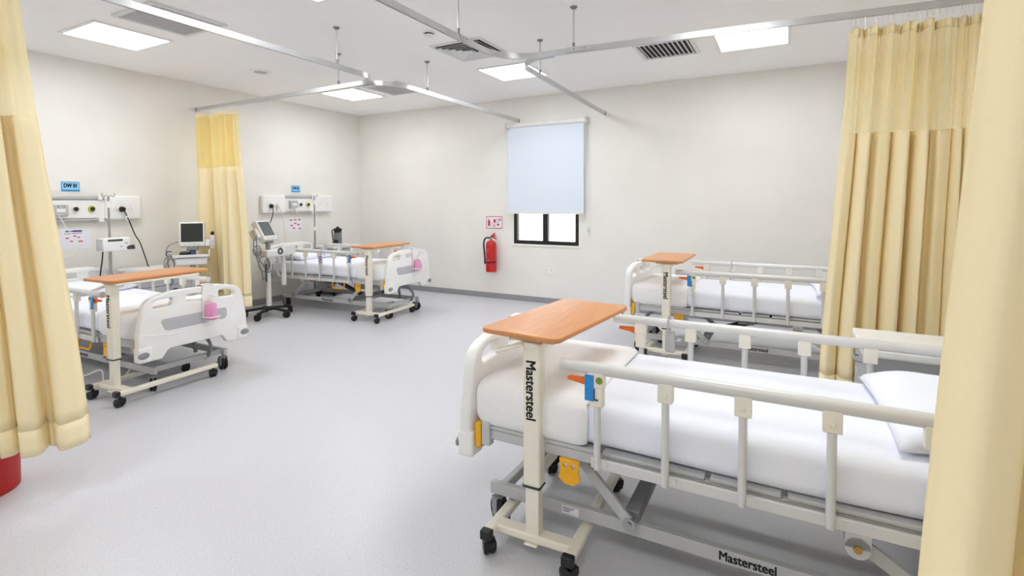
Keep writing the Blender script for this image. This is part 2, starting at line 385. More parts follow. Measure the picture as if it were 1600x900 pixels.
# ---------------------------------------------------------------- curtain tracks
TZ = 2.745
def arc(c, r, a0, a1, n=12): return [(c[0]+r*math.cos(R(a0+(a1-a0)*k/n)), c[1]+r*math.sin(R(a0+(a1-a0)*k/n))) for k in range(n+1)]
def track(label, path, rods, ends=(), splices=()):
    t = thing('curtain_track', label, 'curtain track', (0,0,0), 0, None)
    bm = NB(); hh, ww = .046, .011; n = len(path); rings = []
    for i, p in enumerate(path):
        a = Vector(path[max(i-1,0)]); b = Vector(path[min(i+1,n-1)]); d = (b-a).normalized(); nrm = Vector((-d.y, d.x))
        pr = [(-ww,0),(-ww,hh),(ww,hh),(ww,0),(.004,0),(.004,.006),(-.004,.006),(-.004,0)]
        rings.append([bm.verts.new((p[0]+nrm.x*q[0], p[1]+nrm.y*q[0], TZ+q[1])) for q in pr])
    for i in range(n-1):
        for k in range(8): bm.faces.new((rings[i][k], rings[i][(k+1)%8], rings[i+1][(k+1)%8], rings[i+1][k]))
    bm.faces.new(rings[0]); bm.faces.new(rings[-1][::-1])
    part('profile', bm, 'alu', t, ang=30)
    for x, y in rods:
        bm = NB(); cyl(bm, (x,y,TZ+.075), (x,y,H-.012), .006, n=10); ro = part('hanger_rod', bm, 'alu', t)
        bm = NB(); lathe(bm, [(.012,-.022),(.03,-.006),(.03,0)], 16, (x,y,H)); part('ceiling_cap', bm, 'midgrey', ro)
        bm = NB(); cyl(bm, (x,y,TZ+.04), (x,y,TZ+.085), .011, n=10); part('clamp', bm, 'midgrey', ro)
    for x, y in ends:
        bm = NB(); box(bm, (x,y,TZ+.023), (.03,.03,.052)); part('end_cap', bm, 'midgrey', t, .003)
    for (a, b) in splices:
        bm = NB(); d = (Vector(b)-Vector(a)).normalized(); nr = Vector((-d.y, d.x))*.0125
        for s in (-1, 1):
            bar(bm, (a[0]+nr.x*s,a[1]+nr.y*s,TZ+.027), (b[0]+nr.x*s,b[1]+nr.y*s,TZ+.027), .003, .04)
        sp = part('splice_plate', bm, 'alu', t, .001)
        bm = NB()
        for f in (.3, .7):
            c = Vector(a).lerp(Vector(b), f); cyl(bm, (c.x-nr.x*1.25,c.y-nr.y*1.25,TZ+.028), (c.x+nr.x*1.25,c.y+nr.y*1.25,TZ+.028), .005, n=8)
        part('screw', bm, 'dark', sp)
    return t
ax, ay, ar = -3.63, 3.965, .30
track('curtain rail around the first left bay, bending back to the wall above the small curtain',
      [(ax,-.2),(ax,2.0)] + arc((ax-ar,ay-ar), ar, 0, 90) + [(-5.2,ay+.03),(XL+.02,ay+.06)],
      [(ax,3.38),(-4.25,3.975)], [(XL+.03,ay+.06)], [((-4.33,3.977),(-4.17,3.973))])
track('curtain rail curving off toward the window past the far left bed',
      [(-4.02,ay+.022),(-3.95,ay+.022)] + arc((-3.97,ay+.022+.36), .36, -90, 0)[1:] + [(-3.615,5.4),(-3.625,6.93)],
      [(-3.61,4.68)], [(-3.625,6.93)], [((-3.612,4.35),(-3.612,4.43))])
track('long curtain rail around the near right bed carrying both right curtains',
      [(XR-.02,1.13),(-1.89,1.13)] + arc((-1.89,1.43), .3, 270, 180) + [(-2.195,2.6)] + arc((-1.84,3.59), .355, 180, 90) + [(-1.2,3.985),(-.14,4.07),(.8,4.15),(XR-.02,4.20)],
      [(-2.19,3.22),(-1.56,3.96)], [(XR-.03,4.20),(XR-.03,1.13)], [((-1.62,3.951),(-1.4,3.969)),((-2.192,3.24),(-2.194,3.34))])
track('curtain rail branching off toward the window before the far right bed',
      [(-1.75,3.99),(-1.80,3.99)] + arc((-1.80,4.34), .35, 270, 180)[1:] + [(-2.20,5.3),(-2.27,6.95)],
      [(-2.165,4.60)], [(-2.27,6.95)], [((-2.158,4.38),(-2.162,4.46))])

# ---------------------------------------------------------------- curtains
def curtain(label, P, Q, nf, a0, a1, zhem, seed, hooks=True, ztop=2.675, znet=1.985, last=1):
    """P, Q: polylines of the heading and of the hem"""
    rnd = random.Random(seed); t = thing('privacy_curtain', label, 'curtain', (P[0][0], P[0][1], 0), 0, None)
    o = Vector((P[0][0], P[0][1], 0))
    def along(poly, s):
        L = [math.dist(poly[i], poly[i+1]) for i in range(len(poly)-1)]; d = s*sum(L)
        for i, l in enumerate(L):
            if d <= l or i == len(L)-1: return Vector(poly[i]).lerp(Vector(poly[i+1]), d/l)
            d -= l
    per = 18; N = nf*per
    wid = [rnd.uniform(.55, 1.5) for _ in range(nf)]; wid[-1] *= last; tot = sum(wid); edges = [0]
    for x in wid: edges.append(edges[-1]+x/tot)
    amp = [rnd.uniform(.55, 1.35) for _ in range(nf)]; lean = [rnd.uniform(-.5, .5) for _ in range(nf)]; sub = [rnd.uniform(0, 6) for _ in range(nf)]
    cols = [(edges[k//per]+(edges[k//per+1]-edges[k//per])*((k%per)/per), k//per, (k%per)/per) for k in range(N)] + [(1, nf-1, 1.0)]
    def pos(c, z):
        s, k, f = c; v = (ztop-z)/(ztop-zhem); e = v*v*(3-2*v)*.4+v*.6
        p = along(P, s).lerp(along(Q, s), e)
        dP = (along(P, min(1,s+.03))-along(P, max(0,s-.03))).normalized(); dQ = (along(Q, min(1,s+.03))-along(Q, max(0,s-.03))).normalized()
        d = dP.lerp(dQ, e).normalized(); nr = Vector((-d.y, d.x)); A = (a0+(a1-a0)*min(1, v*1.3))*amp[k]
        wv = math.tanh(2.8*(-math.cos(2*math.pi*f)+lean[k]*.5))/.99; wv = -1+(1+wv)*amp[k]+lean[k]*1.1*math.sin(2*math.pi*f)*(wv > 0)*wv
        sh = (-math.sin(2*math.pi*f)*.24+lean[k]*(1-math.cos(2*math.pi*f))*.3)*min(1, .35+v*2)
        hf = (1-min(1, v/.35))*math.sin(2*math.pi*f*3+sub[k])*.5
        drift = .012*math.sin(3*z+sub[k])*v
        p = p + nr*(-A*(wv+hf*.9)+drift) + d*(A*sh)
        return Vector((p.x, p.y, z)) - o
    def sheet(z0, z1, rows, uvs=False):
        bm = NB(); uvl = bm.loops.layers.uv.new('uv'); g = []
        for r_ in range(rows+1):
            z = z0+(z1-z0)*r_/rows
            g.append([bm.verts.new(pos(c, z)) for c in cols])
        for r_ in range(rows):
            for c in range(N):
                fc = bm.faces.new((g[r_][c], g[r_][c+1], g[r_+1][c+1], g[r_+1][c]))
                for lp, (uu, vv) in zip(fc.loops, ((c,r_),(c+1,r_),(c+1,r_+1),(c,r_+1))):
                    lp[uvl].uv = (uu/per*.12, (z0+(z1-z0)*vv/rows))
        return bm
    part('net_panel', sheet(ztop-.05, znet-.01, 10), 'net', t, ang=80)
    ob = part('heading_band', sheet(ztop, ztop-.055, 3), 'hem', t, ang=80); m_ = ob.modifiers.new('s', 'SOLIDIFY'); m_.thickness = .003
    ob = part('fabric_panel', sheet(znet, zhem+.13, 26), 'cloth', t, ang=80); m_ = ob.modifiers.new('s', 'SOLIDIFY'); m_.thickness = .002; m_.offset = 0
    ob = part('hem', sheet(zhem+.13, zhem, 3), 'hem', t, ang=80); m_ = ob.modifiers.new('s', 'SOLIDIFY'); m_.thickness = .006; m_.offset = 0
    bm = NB(); tube(bm, smoothpts([(0,0,.035),(0,.008,.06),(0,.012,.075),(0,0,.085),(0,-.01,.07),(0,-.004,.03),(0,-.002,-.02)], 3), .0022, 6)
    me = to_mesh('curtain_hook', bm, 'white')
    nh = nf*3
    for k in range(nh+1):
        q = cols[min(N, int(k*N/nh))]; p = pos(q, ztop-.01); pp = along(P, q[0])
        put('curtain_hook', me, t, (pp.x-o.x, pp.y-o.y, TZ-.08), (0,0,rnd.uniform(-.6,.6)))
    return t
curtain('tall cream curtain with yellow net top hanging over the red bin',
        [(ax,.3),(ax,1.20)], [(-3.56,.25),(-3.44,.92),(-3.33,1.10),(-3.25,1.285)], 12, .03, .042, .27, 3, last=1.8)
curtain('narrow gathered cream curtain between the two bays on the headwall',
        [(-6.79,3.99+.01),(-6.04,3.985)], [(-6.70,4.0),(-5.81,3.95)], 8, .045, .085, .245, 11)
curtain('broad pleated cream curtain with net top behind the near right bed',
        [(.35,4.115),(1.34,4.19)], [(.215,4.09),(1.36,4.22)], 11, .045, .07, .2, 5)
curtain('close cream curtain hanging across the head of the near right bed',
        [(.335,1.13),(1.40,1.13)], [(.20,1.12),(1.40,1.14)], 7, .05, .06, .25, 21)

# ---------------------------------------------------------------- shared small meshes
def castor(parent, x, y, r=.032, wd=.022, rz=0, mw='black', stem=.02, name='castor', mf='black'):
    bm = NB(); box2(bm, (-.02,-wd-.004,r*1.05), (.026,wd+.004,r*2.0)); cyl(bm, (0,0,r*1.8), (0,0,r*2+stem), .011, n=10)
    for s in (-1,1): box2(bm, (-.02,s*(wd+.001)-.002,r*.55), (.022,s*(wd+.001)+.002,r*1.7))
    c = put(name, to_mesh('castor_fork', bm, mf), parent, (x, y, 0), (0,0,rz), .003)
    bm = NB()
    for s in (-1,1): tube(bm, [(0,s*wd*.15,r),(0,s*wd*.3,r),(0,s*wd*.85,r),(0,s*wd*.98,r)], [r*.9,r,r,r*.88], 20)
    part('wheel', bm, mw, c, loc=(-.01,0,0))
    return c

# ---------------------------------------------------------------- hospital bed
SP, HW, FWD = .264, .455, .448           # rail post pitch, rail half width, board half width
def end_board(bed, x0, dz, out, name, extra=0):
    """white moulded end board in the plane x = x0; out = -1 foot end, +1 head end"""
    b, t = .368+dz, .886+dz+extra
    o = rpoly([(-FWD-.012,b,.03),(-.275,b-.008,.03),(-.225,b+.062,.04),(.235,b+.062,.04),(.285,b-.008,.03),(FWD+.012,b,.03),
               (FWD+.012,b+.20,.1),(FWD-.005,t-.21,.05),(FWD-.04,t-.03,.13),(.2,t+.012,.3),(-.2,t+.012,.3),(-FWD+.04,t-.03,.13),(-FWD+.005,t-.21,.05),(-FWD-.012,b+.20,.1)], 8)
    hz = t-.085
    L = rpoly([(-.345,hz-.028,.04),(-.20,hz-.022,.03),(-.19,hz+.045,.03),(-.30,hz+.04,.04),(-.35,hz+.015,.03)])
    Rr = [(-x,y) for x, y in L][::-1]
    Mi = rpoly([(-.085,hz-.012,.02),(.085,hz-.012,.02),(.085,hz+.042,.02),(-.085,hz+.042,.02)])
    bd = part(name, plate(o, [L, Rr, Mi], .060, .013, YZ(x0)), 'white', bed)
    iz = b+.225
    part('inset_panel', plate(rpoly([(-.265,iz+.005,.03),(-.24,iz-.012,.06),(.24,iz-.012,.06),(.265,iz+.005,.03),(.30,iz+.088,.03),(-.265,iz+.088,.03)]), [], .066, .002, YZ(x0)), 'insert', bd, label='flat grey panel')
    bm = NB()
    for s in (-1, 1):                     # proud lower moulding line
        tube(bm, smoothpts([(x0+s*.028,-FWD-.005,b+.215),(x0+s*.0305,-.25,b+.182),(x0+s*.0305,0,b+.168),(x0+s*.0305,.25,b+.182),(x0+s*.028,FWD+.005,b+.215)], 6), .004, 8)
    part('moulding_line', bm, 'white', bd)
    for s in (-1, 1):
        bm = NB(); soft_box(bm, (x0-.041, s*(FWD-.035)-.05, b-.004), (x0+.041, s*(FWD-.035)+.05, b+.115), .015, .05)
        part('corner_block', bm, 'white', bd)
        bm = NB(); m = Matrix.Translation((x0+out*.041, s*(FWD-.02), b+.055)) @ Matrix.Diagonal((.016,.042,.026,1))
        bmesh.ops.create_uvsphere(bm, u_segments=20, v_segments=10, radius=1, matrix=m)
        part('bumper', bm, 'midgrey', bd, label='oval grey bumper')
    return bd
def make_bed(label, x, y, rz, dz, near, yellow, remote, tagplate, far0=.0):
    bed = thing('hospital_bed', label, 'bed', (x, y, 0), rz, 'hospital beds of the ward')
    # --- base
    bm = NB()
    for s in (-1,1):
        bar(bm, (.05,s*.30,.165), (2.05,s*.30,.165), .035, .055)
    bar(bm, (.72,-.29,.165), (.72,.29,.165), .04, .04); bar(bm, (1.93,-.29,.165), (1.93,.29,.165), .04, .04)
    base = part('base_frame', bm, 'grey', bed, .004)
    m = axes((1.17, near*(.3178), .165), (-near if near > 0 else 1, 0, 0), (0,0,1))
    part('lettering', text_bm('Mastersteel', .05, m, .0026, width=.195), 'blackink', base, smooth=False, label='black maker name lettering')
    if tagplate:
        part('label_plate', B1((.42,near*.3176,.148),(.50,near*.319,.182)), 'paper', base, label='small white rating label')
        bm = NB()
        for k in range(3): box2(bm, (.426,near*.319,.174-k*.008), (.48-k*.012,near*.3194,.177-k*.008))
        part('label_print', bm, 'blackink', base, smooth=False)
    for cx_, s in ((.09,-1),(.09,1),(2.0,-1),(2.0,1)):
        c = castor(bed, cx_, s*.30, .062, .024, random.uniform(-.6,.6) + (math.pi if cx_ < 1 else 0), 'rubber', .02, 'castor', 'midgrey')
    bm = NB(); tube(bm, smoothpts([(.34,-near*.16,.36),(.16,-near*.16,.345),(.05,-near*.16,.27),(.07,-near*.16,.19),(.14,-near*.16,.14)], 6), .016, 10, .6, 1.3)
    bar(bm, (.30,-near*.16,.36), (.27,-near*.16,.17), .02, .03)
    part('brake_lever', bm, 'midgrey', bed)
    bm = NB(); bar(bm, (.11,-.30,.165), (.11,.30,.165), .035, .045); part('end_crossbar', bm, 'grey', base, .004)
    # --- deck
    D = .50+dz
    bm = NB()
    for s in (-1,1): bar(bm, (.03,s*.41,D-.02), (2.17,s*.41,D-.02), .03, .045)
    for u in (.05,.6,1.2,1.75,2.15): bar(bm, (u,-.41,D-.02), (u,.41,D-.02), .03, .04)
    dk = part('deck_frame', bm, 'grey', bed, .004)
    segs = ((.07,.62),(.64,1.03),(1.05,1.28),(1.30,2.12))
    for a, b in segs: part('deck_panel', B1((a,-.43,D+.004),(b,.43,D+.02)), 'grey', dk, .004)
    for s in (-1,1):
        bm = NB(); box2(bm, (.045,s*.425-.02,D-.085), (.075,s*.425+.018,D+.03)); yb = part('yellow_bracket', bm, 'yellow', dk, .006, label='yellow plastic bracket')
        bm = NB(); box2(bm, (.078,s*.42-.02,D-.07), (.12,s*.42+.02,D+.045)); part('latch_plate', bm, 'grey', yb, .004)
        hk = plate(rpoly([(.455,D-.042,.005),(.545,D-.042,.005),(.54,D-.10,.01),(.55,D-.125,.012),(.52,D-.15,.01),(.48,D-.15,.01),(.45,D-.125,.012),(.46,D-.10,.01)]),
                   [rpoly([(.474,D-.078,.008),(.492,D-.078,.008),(.492,D-.060,.008),(.474,D-.060,.008)]), rpoly([(.508,D-.078,.008),(.526,D-.078,.008),(.526,D-.060,.008),(.508,D-.060,.008)])],
                   .012, .002, axes((0,s*.428,0), (1,0,0), (0,0,1)))
        part('drainage_hook', hk, 'yellow', dk, label='yellow hook plate with two holes')
    for s in (-1, 1):                      # long white hose or linkage under the deck
        bm = NB(); cyl(bm, (1.50,s*.40,D-.088), (1.50,s*.45,D-.088), .036, n=24); box2(bm, (1.464,s*.40,D-.088), (1.536,s*.45,D-.03)); pv = part('pivot_plate', bm, 'grey', dk)
        bm = NB(); cyl(bm, (1.50,s*.44,D-.09), (1.50,s*.458,D-.09), .012, n=12); part('bolt', bm, 'brass', pv)
        bm = NB(); bar(bm, (.73,s*.335,.20), (.49,s*.335,D-.055), .018, .045); la = part('lift_arm', bm, 'grey', bed, .004)
        bm = NB(); cyl(bm, (.73,s*.32,.20), (.73,s*.348,.20), .026, n=20); cyl(bm, (.73,s*.35,.20), (.73,s*.354,.20), .011, n=6); part('pivot', bm, 'steel', la)
        bm = NB(); bar(bm, (1.50,s*.395,D-.09), (1.80,s*.335,.19), .018, .045); la = part('lift_arm', bm, 'grey', bed, .004)
        bm = NB(); cyl(bm, (1.80,s*.32,.19), (1.80,s*.348,.19), .024, n=20); part('pivot', bm, 'steel', la)
    bm = NB(); box2(bm, (.70,-.30,.185), (.76,.30,.235)); part('torsion_bar', bm, 'midgrey', bed, .004)
    bm = NB(); cyl(bm, (.80,.05,.23), (1.30,.05,D-.08), .03, n=14); box2(bm, (1.22,-.02,D-.13), (1.42,.12,D-.05)); part('actuator', bm, 'dark', bed, .004)
    bm = NB(); cyl(bm, (1.10,-.08,D-.10), (1.70,-.08,D-.10), .028, n=14); box2(bm, (1.0,-.15,D-.14), (1.14,-.02,D-.055)); part('actuator', bm, 'midgrey', bed, .004)
    if yellow:
        bm = NB(); tube(bm, [(.74,near*.425,D-.04),(.74,near*.435,D-.10),(.76,near*.437,D-.125),(.93,near*.437,D-.125),(.95,near*.435,D-.10),(.95,near*.425,D-.04)], .009, 8)
        part('release_handle', bm, 'yellow', bed, label='yellow bent release handle')
        bm = NB(); box2(bm, (1.34,near*.40,D-.065), (1.37,near*.44,D-.045)); part('red_knob', bm, 'red', bed, .004)
        bm = NB(); box2(bm, (.2,near*.36-.02,D-.12), (.62,near*.36+.02,D-.045)); part('control_box', bm, 'midgrey', bed, .006)
    # --- end boards
    end_board(bed, -.0, dz, -1, 'footboard')
    end_board(bed, 2.205, dz, 1, 'headboard', .03)
    # --- side rails
    RZ = .866+dz
    for s in (-1,1):
        nr = s == near
        u0 = .487 + (0 if nr else far0); e = 1.98
        bm = NB()
        prof = smoothpts([(u0,s*HW,RZ),(e-.09,s*HW,RZ),(e-.03,s*HW,RZ-.02),(e,s*HW,RZ-.08),(e,s*HW,RZ-.15)], 5)
        prof = [Vector((u0,s*HW,RZ))]+[p for p in prof if p.x > u0+.2]
        tube(bm, prof, .024, 14, .92, 1.0); rail = part('side_rail', bm, 'rail', bed)
        bm = NB(); cyl(bm, (u0-.012,s*HW,RZ), (u0+.004,s*HW,RZ), .0255, n=16); part('rail_end_cap', bm, 'rail', rail)
        bm = NB(); bar(bm, (.60+(u0-.487),s*(HW-.012),.478+dz), (e+.005,s*(HW-.012),.478+dz), .016, .042); part('lower_bar', bm, 'rail', rail, .004)
        bm = NB(); tube(bm, smoothpts([(e,s*HW,RZ-.14),(e,s*HW,.56+dz),(e-.02,s*HW,.50+dz),(e-.07,s*HW,.478+dz)], 5), .015, 10); part('rail_post', bm, 'rail', rail)
        for k in range(5):
            u = .63+SP*k + (0 if nr else far0)
            bm = NB(); cyl(bm, (u,s*(HW+.004),.462+dz), (u,s*(HW+.004),RZ-.05), .0145, n=12); part('rail_post', bm, 'rail', rail)
            if k:
                bm = NB(); box2(bm, (u-.028,s*HW-.019,RZ-.085), (u+.028,s*HW+.019,RZ-.012)); cyl(bm, (u,s*(HW+.015),RZ-.055), (u,s*(HW+.023),RZ-.055), .011, n=12)
                part('post_clamp', bm, 'creamp', rail, .005)
            bm = NB(); cyl(bm, (u+.022,s*(HW-.01),.483+dz), (u+.022,s*(HW+.003),.483+dz), .018, n=16); part('pivot_cap', bm, 'rail', rail)
        u = .63 + (0 if nr else far0)
        bm = NB(); box2(bm, (u-.035,s*HW-.02,RZ-.075), (u+.03,s*HW+.02,RZ-.012)); box2(bm, (u-.03,s*HW-.018,RZ-.15), (u+.026,s*HW+.018,RZ-.07))
        part('latch_box', bm, 'creamp', rail, .006)
        bm = NB(); box2(bm, (u-.012,s*HW+s*.018,RZ-.118), (u-.006,s*HW+s*.0205,RZ-.075)); box2(bm, (u-.012,s*HW+s*.018,RZ-.122), (u+.008,s*HW+s*.0205,RZ-.116)); part('latch_slot', bm, 'dark', rail)
        lv = plate(rpoly([(u-.125,RZ-.044,.004),(u-.03,RZ-.04,.004),(u-.03,RZ-.083,.01),(u-.055,RZ-.068,.02),(u-.125,RZ-.058,.004)]), [], .022, .003, axes((0,s*HW,0), (1,0,0), (0,0,1)))
        part('release_lever', lv, 'orange', rail, label='orange release lever')
        if nr:
            part('sticker', B1((u-.047,s*(HW+.019),RZ-.125),(u-.010,s*(HW+.0225),RZ-.022)), 'blue', rail, label='blue instruction sticker')
            bm = NB(); cyl(bm, (u+.012,s*(HW+.018),RZ-.04), (u+.012,s*(HW+.022),RZ-.04), .014, n=16); part('round_sticker', bm, 'green', rail, label='round green sticker')
    return bed
BEDS = {
 1: dict(label='white hospital bed standing before the narrow curtain, lowest of the four', x=-4.451, y=2.524, rz=math.pi+.028, dz=-.087, near=1, yellow=True, remote=None, tagplate=False, far0=.05),
 2: dict(label='white hospital bed in the corner of the room, beside the star base monitor', x=-4.512, y=5.398, rz=math.pi+.046, dz=-.008, near=1, yellow=True, remote=None, tagplate=False),
 3: dict(label='large white hospital bed in front of all the others', x=-1.285, y=2.374, rz=.006, dz=0, near=-1, yellow=False, remote=None, tagplate=True, far0=-.05),
 4: dict(label='white hospital bed along the window wall, partly behind the pleated curtain', x=-1.401, y=5.488, rz=-.009, dz=-.012, near=-1, yellow=False, remote=None, tagplate=True),
}
def local(n, u, v, z):
    b = BEDS[n]; c, s = math.cos(b['rz']), math.sin(b['rz'])
    return (b['x']+c*u-s*v, b['y']+s*u+c*v, z)
for n, b in BEDS.items(): make_bed(**b)

# --- mattress, blanket, pillow of each bed (they lie on the bed: things of their own)
def pillow_mesh(L, W, Tn, seed):
    bm = NB(); n = 22; rnd = random.Random(seed); g = {}
    ph = [(rnd.uniform(6,13), rnd.uniform(6,13), rnd.uniform(0,6)) for _ in range(5)]
    for side in (1,-1):
        for i in range(n+1):
            for j in range(n+1):
                a, b_ = i/n*2-1, j/n*2-1
                edge = i in (0,n) or j in (0,n)
                if edge and side == -1: g[side,i,j] = g[1,i,j]; continue
                pin = 1-.06*(1-abs(a)**2)*0 - .07*(1-b_*b_)*abs(a)**4; pin2 = 1-.07*(1-a*a)*abs(b_)**4
                h = ((1-a**4)*(1-b_**4))**.55*Tn/2
                nz = sum(math.sin(a*f1*.7+o)*math.sin(b_*f2*.7+o*2) for f1, f2, o in ph)/5
                z = h*side*(1+.12*nz) + (.010*math.sin(a*5+seed)*abs(b_)**3)
                if side == -1: z *= .75
                g[side,i,j] = bm.verts.new((a*L/2*pin, b_*W/2*pin2, z))
        for i in range(n):
            for j in range(n):
                q = (g[side,i,j], g[side,i+1,j], g[side,i+1,j+1], g[side,i,j+1]); bm.faces.new(q if side > 0 else q[::-1])
    return bm
NAMES = {1: 'bed before the narrow curtain', 2: 'bed in the room corner', 3: 'large front bed', 4: 'bed along the window wall'}
for n, b in BEDS.items():
    z0 = .522+b['dz']; zt = .70+b['dz']
    bm = NB(); soft_box(bm, (.045,-.425,z0), (2.13,.425,zt), .055, .04, .010, n)
    o = part('mattress', bm, 'sheet', None, loc=(b['x'],b['y'],0), rot=(0,0,b['rz']), ang=180); tag(o, 'mattress in a smooth white sheet on the '+NAMES[n], 'mattress', 'sheeted mattresses')
    bm = NB()
    def drape(p, z0=z0):
        return Vector((p.x + .03*math.sin(p.y*6+1)*(p.x > .5), p.y, p.z))
    ue = {1:.62,2:.55,3:.60,4:.60}[n]
    soft_box(bm, (.028,-.443,z0-.03+.012), (ue,.443,zt+.022), .075, .035, .006, 10+n, ((2,0),(0,1)))
    o = part('blanket', bm, 'blanket', None, loc=(b['x'],b['y'],0), rot=(0,0,b['rz']), ang=180)
    sl = o.modifiers.new('s', 'SOLIDIFY'); sl.thickness = .006; sl.offset = 1
    tag(o, 'folded white textured blanket over the foot of the '+NAMES[n], 'blanket', 'foot end blankets')
    pu = {1:1.86,2:1.86,3:1.835,4:1.86}[n]
    p = local(n, pu, {1:-.0,2:.0,3:.03,4:0}[n], zt+.045)
    o = part('pillow', pillow_mesh(.48, .80, .13, n), 'pillow', None, loc=p, rot=(0,R(-3),b['rz']+R({1:3,2:4,3:2,4:2}[n])), ang=180)
    tag(o, 'plump white pillow at the head of the '+NAMES[n], 'pillow', 'bed pillows')

# --- soap dispensers hung on the foot boards
for n, b in BEDS.items():
    s = 1 if n in (3,4) else -1           # world +Y side
    vv = s*.09; dz = b['dz']; L = NAMES[n]
    t = thing('dispenser_holder', 'white plastic bottle holder hooked over the foot of the '+L, 'holder', (b['x'],b['y'],0), b['rz'], 'soap holders on the foot boards')
    bm = NB(); box2(bm, (-.043,vv-.05,.605+dz), (-.037,vv+.05,.86+dz)); part('back_plate', bm, 'white', t, .002)
    bm = NB(); box2(bm, (-.043,vv-.045,.905+dz), (.04,vv+.045,.911+dz)); box2(bm, (.035,vv-.045,.865+dz), (.04,vv+.045,.911+dz)); box2(bm, (-.043,vv-.045,.855+dz), (-.037,vv+.045,.911+dz)); part('hook', bm, 'white', t, .002)
    bm = NB(); tube(bm, [(-.04,vv-.052,.635+dz),(-.115,vv-.052,.635+dz),(-.138,vv-.032,.635+dz),(-.138,vv+.032,.635+dz),(-.115,vv+.052,.635+dz),(-.04,vv+.052,.635+dz)], .006, 8); part('ring', bm, 'white', t)
    part('shelf', B1((-.132,vv-.048,.605+dz),(-.037,vv+.048,.611+dz)), 'white', t, .003)
    t = thing('soap_bottle', 'pink pump bottle of hand rub at the foot of the '+L, 'bottle', local(n, -.086, vv, .612+dz), b['rz'], 'pink hand rub bottles')
    bm = NB(); lathe(bm, [(.038,0),(.044,.006),(.044,.125),(.038,.138),(.016,.145),(.016,.15)], 24); part('bottle', bm, 'pink', t)
    part('bottle_label', B1((-.0455,-.022,.03),(-.040,.022,.105)), 'pink', t, .002)
    bm = NB(); lathe(bm, [(.016,.15),(.016,.168),(.006,.17),(.006,.20)], 16); part('pump_collar', bm, 'white', t)
    bm = NB(); box2(bm, (-.075,-.009,.20), (.012,.009,.213)); box2(bm, (-.075,-.006,.19), (-.065,.006,.205)); part('spout', bm, 'white', t, .003)

# --- hand remotes hooked on the side rails
def remote(n, u, v, label):
    b = BEDS[n]; RZ = .866+b['dz']; s = 1 if v > 0 else -1
    t = thing('bed_remote', label, 'remote control', (b['x'],b['y'],0), b['rz'], 'bed remotes hung on the rails')
    y0 = s*HW
    bm = NB(); tube(bm, [(u,y0-s*.03,RZ-.05),(u,y0-s*.032,RZ+.01),(u,y0-s*.02,RZ+.031),(u,y0+s*.015,RZ+.031),(u,y0+s*.032,RZ+.012),(u,y0+s*.034,RZ-.06)], .016, 10, 1, .25)
    part('hook', bm, 'grey', t)
    bm = NB(); soft_box(bm, (u-.027,y0+s*.036-.014,RZ-.17), (u+.027,y0+s*.036+.014,RZ-.045), .012, .03); part('body', bm, 'grey', t)
    bm = NB()
    for k in range(3):
        for q in (-1,1): box2(bm, (u+q*.013-.007,y0+s*.0505-.001,RZ-.075-k*.03), (u+q*.013+.007,y0+s*.0505+.001,RZ-.06-k*.03))
    part('buttons', bm, 'dark', t)
    bm = NB(); tube(bm, smoothpts([(u,y0+s*.036,RZ-.185),(u+.005,y0+s*.03,RZ-.26),(u+.03,y0+s*.005,RZ-.36)], 5), .006, 8); part('cable', bm, 'grey', t)
remote(2, 1.10, .455, 'grey bed remote hung on the near rail of the corner bed')
remote(3, .73, .455, 'grey bed remote hooked on the far rail of the large front bed')
remote(4, .88, .455, 'grey bed remote on the far rail of the bed along the window wall')

